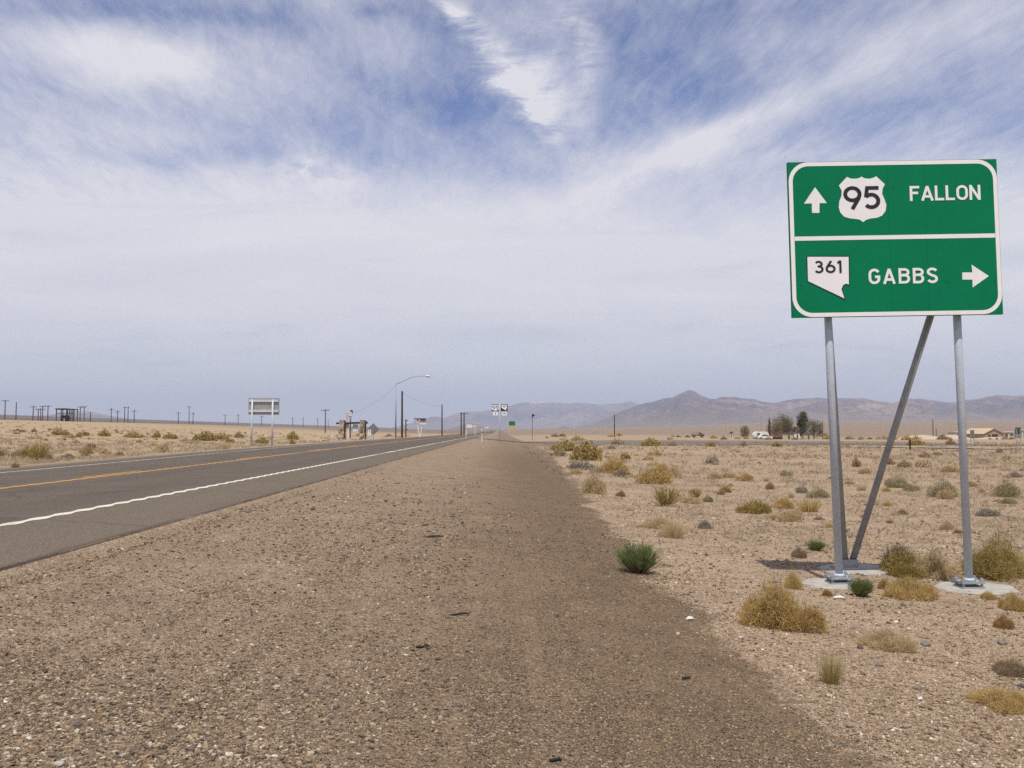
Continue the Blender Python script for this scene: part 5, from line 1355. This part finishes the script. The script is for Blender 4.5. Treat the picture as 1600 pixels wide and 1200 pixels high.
# ------------------------------------------------------------------ sky and sun
EL, AZ = 67., 183.
def world():
    w = bpy.data.worlds.new('World'); sc.world = w; w.use_nodes = True; t = w.node_tree; g = G(t)
    bg = t.nodes['Background']
    sky = g.n('ShaderNodeTexSky', sky_type='NISHITA'); sky.sun_disc = False; sky.sun_elevation = R(EL); sky.sun_rotation = R(AZ)
    sky.altitude = 1400; sky.air_density = 1.0; sky.dust_density = .6; sky.ozone_density = 2.2
    d = g.n('ShaderNodeTexCoord').outputs['Generated']; x, y, z = g.sep(d)
    yy = g.m('MAXIMUM', y, .12); u0 = g.m('DIVIDE', x, yy); v0 = g.m('DIVIDE', z, yy)
    zz = g.m('MAXIMUM', z, .0); zp = g.add(zz, .10)
    pl = g.comb(g.m('DIVIDE', x, zp), g.m('DIVIDE', y, zp), 0)           # flat cloud deck overhead
    nA = g.noise(g.vmul(d, (1, 1, 1.6)), 3.2, 4, .5); nB = g.noise(g.vmul(d, (1.2, 1.2, 2.2)), 8.5, 5, .55)
    u = g.add(u0, g.mul(g.sub(nA, .5), .10), g.mul(g.sub(nB, .5), .05)); v = g.add(v0, g.mul(g.sub(nB, .5), .05), g.mul(g.sub(nA, .5), .05))
    def blob(px, py, sx, sy, rot, amp, p=1.0, uv=(u, v)):
        cu, cv = (px - 800) / F, (HZ - py) / F; a = R(rot); ca, sa = math.cos(a), math.sin(a)
        du = g.sub(uv[0], cu); dv = g.sub(uv[1], cv)
        e = g.mul(g.add(g.mul(du, ca), g.mul(dv, sa)), F / sx); f = g.mul(g.add(g.mul(du, -sa), g.mul(dv, ca)), F / sy)
        q = g.m('POWER', g.add(g.mul(e, e), g.mul(f, f)), p)
        return g.mul(g.m('EXPONENT', g.mul(q, -1)), amp)
    # streaks: long fibres in the deck
    def fib(rot, sc3, scale, detail, rough, dist):
        mp = g.n('ShaderNodeMapping', vector_type='TEXTURE'); g.set(mp.inputs[0], pl); mp.inputs['Rotation'].default_value = (0, 0, R(rot)); mp.inputs['Scale'].default_value = (1 / sc3[0], 1 / sc3[1], 1)
        return g.noise(mp.outputs[0], scale, detail, rough, dist=dist)
    f1 = fib(-8, (2.2, .55), 1.3, 9, .62, .7); f2 = g.noise(pl, 1.1, 7, .62, dist=.5); f3 = fib(14, (5, 1.5), 2.2, 9, .68, .8); f4 = fib(-30, (3.2, .6), 1.6, 9, .66, .5)
    # milk-white lower sky, veiled blue high up
    hi = g.ss(.16, .32, v0)
    D = g.add(g.mul(g.sub(1, g.ss(.18, .36, v0)), .60), .345)
    for q in ((235, 85, 175, 45, -6, .62), (110, 190, 330, 90, 0, .24), (150, 330, 520, 110, 0, .20), (700, 400, 700, 100, 0, .14), (1400, 45, 360, 60, 14, .30), (1230, 150, 330, 24, 27, .27), (1130, 205, 260, 26, 20, .28), (590, 45, 130, 40, -25, .34), (1060, 240, 330, 40, 4, .20),
              (480, 150, 330, 35, -12, .14), (1530, 300, 160, 90, 0, .2), (60, 60, 160, 60, 0, .18),
              (560, 150, 220, 60, -12, -.14), (640, 75, 80, 60, -30, -.16), (735, 140, 95, 42, -38, -.22), (300, 245, 190, 24, 0, -.26), (430, 15, 250, 34, -5, -.24), (1010, 90, 120, 70, 0, -.24), (1120, 140, 220, 40, 22, -.18), (1490, 185, 190, 50, 0, -.14), (570, 5, 40, 14, 0, -.2), (1100, 15, 220, 30, 0, -.16), (560, 215, 300, 40, -6, -.16), (100, 5, 170, 16, 0, -.12), (880, 262, 160, 22, 0, -.16)):
        D = g.add(D, blob(*q))
    # the bright wedge of cirrus
    rw = g.n('ShaderNodeMapping'); g.set(rw.inputs[0], g.comb(g.add(u0, g.mul(nB, .05)), g.add(v0, g.mul(nA, .05)), 0)); rw.inputs['Rotation'].default_value = (0, 0, R(46)); rw.inputs['Scale'].default_value = (11, 40, 1)
    fw = g.noise(rw.outputs[0], 1.0, 9, .7, dist=.5)
    uw = (g.add(u0, g.mul(g.sub(nB, .5), .07), g.mul(g.sub(fw, .5), .035)), g.add(v0, g.mul(g.sub(nA, .5), .06), g.mul(g.sub(fw, .5), .03)))
    wd = g.add(blob(765, 75, 150, 20, -49, .52, 1.2, uw), blob(845, 135, 75, 40, -38, .40, 1.2, uw), blob(915, 60, 26, 100, 6, .30, 1.1, uw), blob(700, 5, 60, 22, -40, .30, 1.2, uw), blob(850, 60, 60, 60, 0, .2, 1.1, uw))
    wd = g.mul(wd, g.lin(fw, .35, .65, .12, 1.7)); D = g.add(D, wd)
    D = g.add(D, g.mul(g.mul(g.sub(f1, .5), .64), g.add(g.mul(hi, .85), .15)), g.mul(g.sub(f2, .5), .38), g.mul(g.mul(g.sub(f3, .5), .55), g.add(g.mul(hi, .8), .2)), g.mul(g.mul(g.sub(f4, .5), .5), hi), g.mul(g.mul(g.sub(fib(6, (9, 2.6), 3.2, 8, .7, .6), .5), .45), g.add(g.mul(hi, .85), .15)))
    pn = g.noise(g.comb(u0, g.mul(v0, 1.6), 0), 34, 6, .6)
    D = g.add(D, g.mul(blob(480, 268, 60, 24, 0, 1.0, 1), g.mul(g.ss(.42, .62, pn), .5)))
    # small low cumulus puffs
    uv2 = (g.add(u0, g.mul(g.sub(nB, .5), .03)), g.add(v0, g.mul(g.sub(nB, .5), .02)))
    puff = g.add(blob(520, 523, 55, 7, 0, .22, 1, uv2), blob(1130, 551, 34, 9, 0, .35, 1, uv2), blob(1590, 455, 36, 22, 0, .4, 1, uv2), blob(930, 585, 60, 10, 0, .18, 1, uv2), blob(690, 577, 34, 6, 0, .18, 1, uv2))
    puff = g.mul(puff, g.lin(pn, .4, .6, .3, 1.9))
    shade = g.add(blob(700, 520, 190, 16, 0, .30, 1, uv2), blob(1000, 430, 44, 9, 0, .25, 1, uv2), blob(1590, 400, 40, 20, 0, .35, 1, uv2), blob(860, 520, 60, 12, 0, .25, 1, uv2), blob(250, 430, 300, 30, 0, .22, 1, uv2), blob(820, 600, 900, 34, 0, .18, 1, uv2), blob(1590, 490, 40, 14, 0, .3, 1, uv2))
    front = g.ss(.05, .3, y)
    back = g.add(.55, g.mul(g.sub(f1, .5), 1.2))
    Dm = g.m('MINIMUM', g.m('MAXIMUM', g.add(g.mul(front, D), g.mul(g.sub(1, front), back)), 0.02), 1)
    skyc = g.mix(1, sky.outputs[0], SKYT, 'MULTIPLY')
    lowv = g.ss(.0, .16, v0)
    cl = g.mix(lowv, CLOW, CHI)
    bands = g.noise(g.comb(g.mul(u0, 1.6), g.mul(v0, 11), 0), 1.7, 6, .58, dist=.6)
    cl = g.mix(g.mul(g.mul(g.ss(.46, .70, bands), g.sub(1, g.ss(.2, .34, v0))), .75), cl, (8.3, 8.3, 8.7))
    cl = g.mix(g.mul(g.mul(g.sub(1, g.ss(.30, .46, bands)), g.sub(1, g.ss(.2, .34, v0))), .55), cl, CSH)
    cl = g.mix(g.mul(front, g.m('MINIMUM', shade, 1)), cl, CSH)
    cl = g.mix(g.mul(front, g.m('MINIMUM', puff, 1)), cl, (8.6, 8.5, 8.6))
    c = g.mix(Dm, skyc, cl)
    g.set(bg.inputs[0], c); bg.inputs[1].default_value = .1
SKYT = (.96, .97, 1.22, 1); CLOW = (7.05, 7.5, 8.15); CHI = (7.75, 7.7, 8.3); CSH = (5.5, 6.1, 7.1)
world()
ld = bpy.data.lights.new('sun', 'SUN'); ld.energy = 4.2; ld.angle = R(.53); ld.color = (1, .955, .88)
lo = bpy.data.objects.new('sun', ld); col.objects.link(lo)
# sun stands high behind the camera
from mathutils import Vector
sd = Vector((math.sin(R(AZ)) * math.cos(R(EL)), math.cos(R(AZ)) * math.cos(R(EL)), math.sin(R(EL))))
lo.rotation_euler = sd.to_track_quat('Z', 'Y').to_euler(); lo.location = (0, -20, 60)
vs = sc.view_settings; vs.view_transform = 'Standard'; vs.look = 'None'; vs.exposure = 0; vs.gamma = 1
sc.cycles.max_bounces = 6; sc.cycles.volume_bounces = 0; sc.cycles.transparent_max_bounces = 8
sc.cycles.use_denoising = False
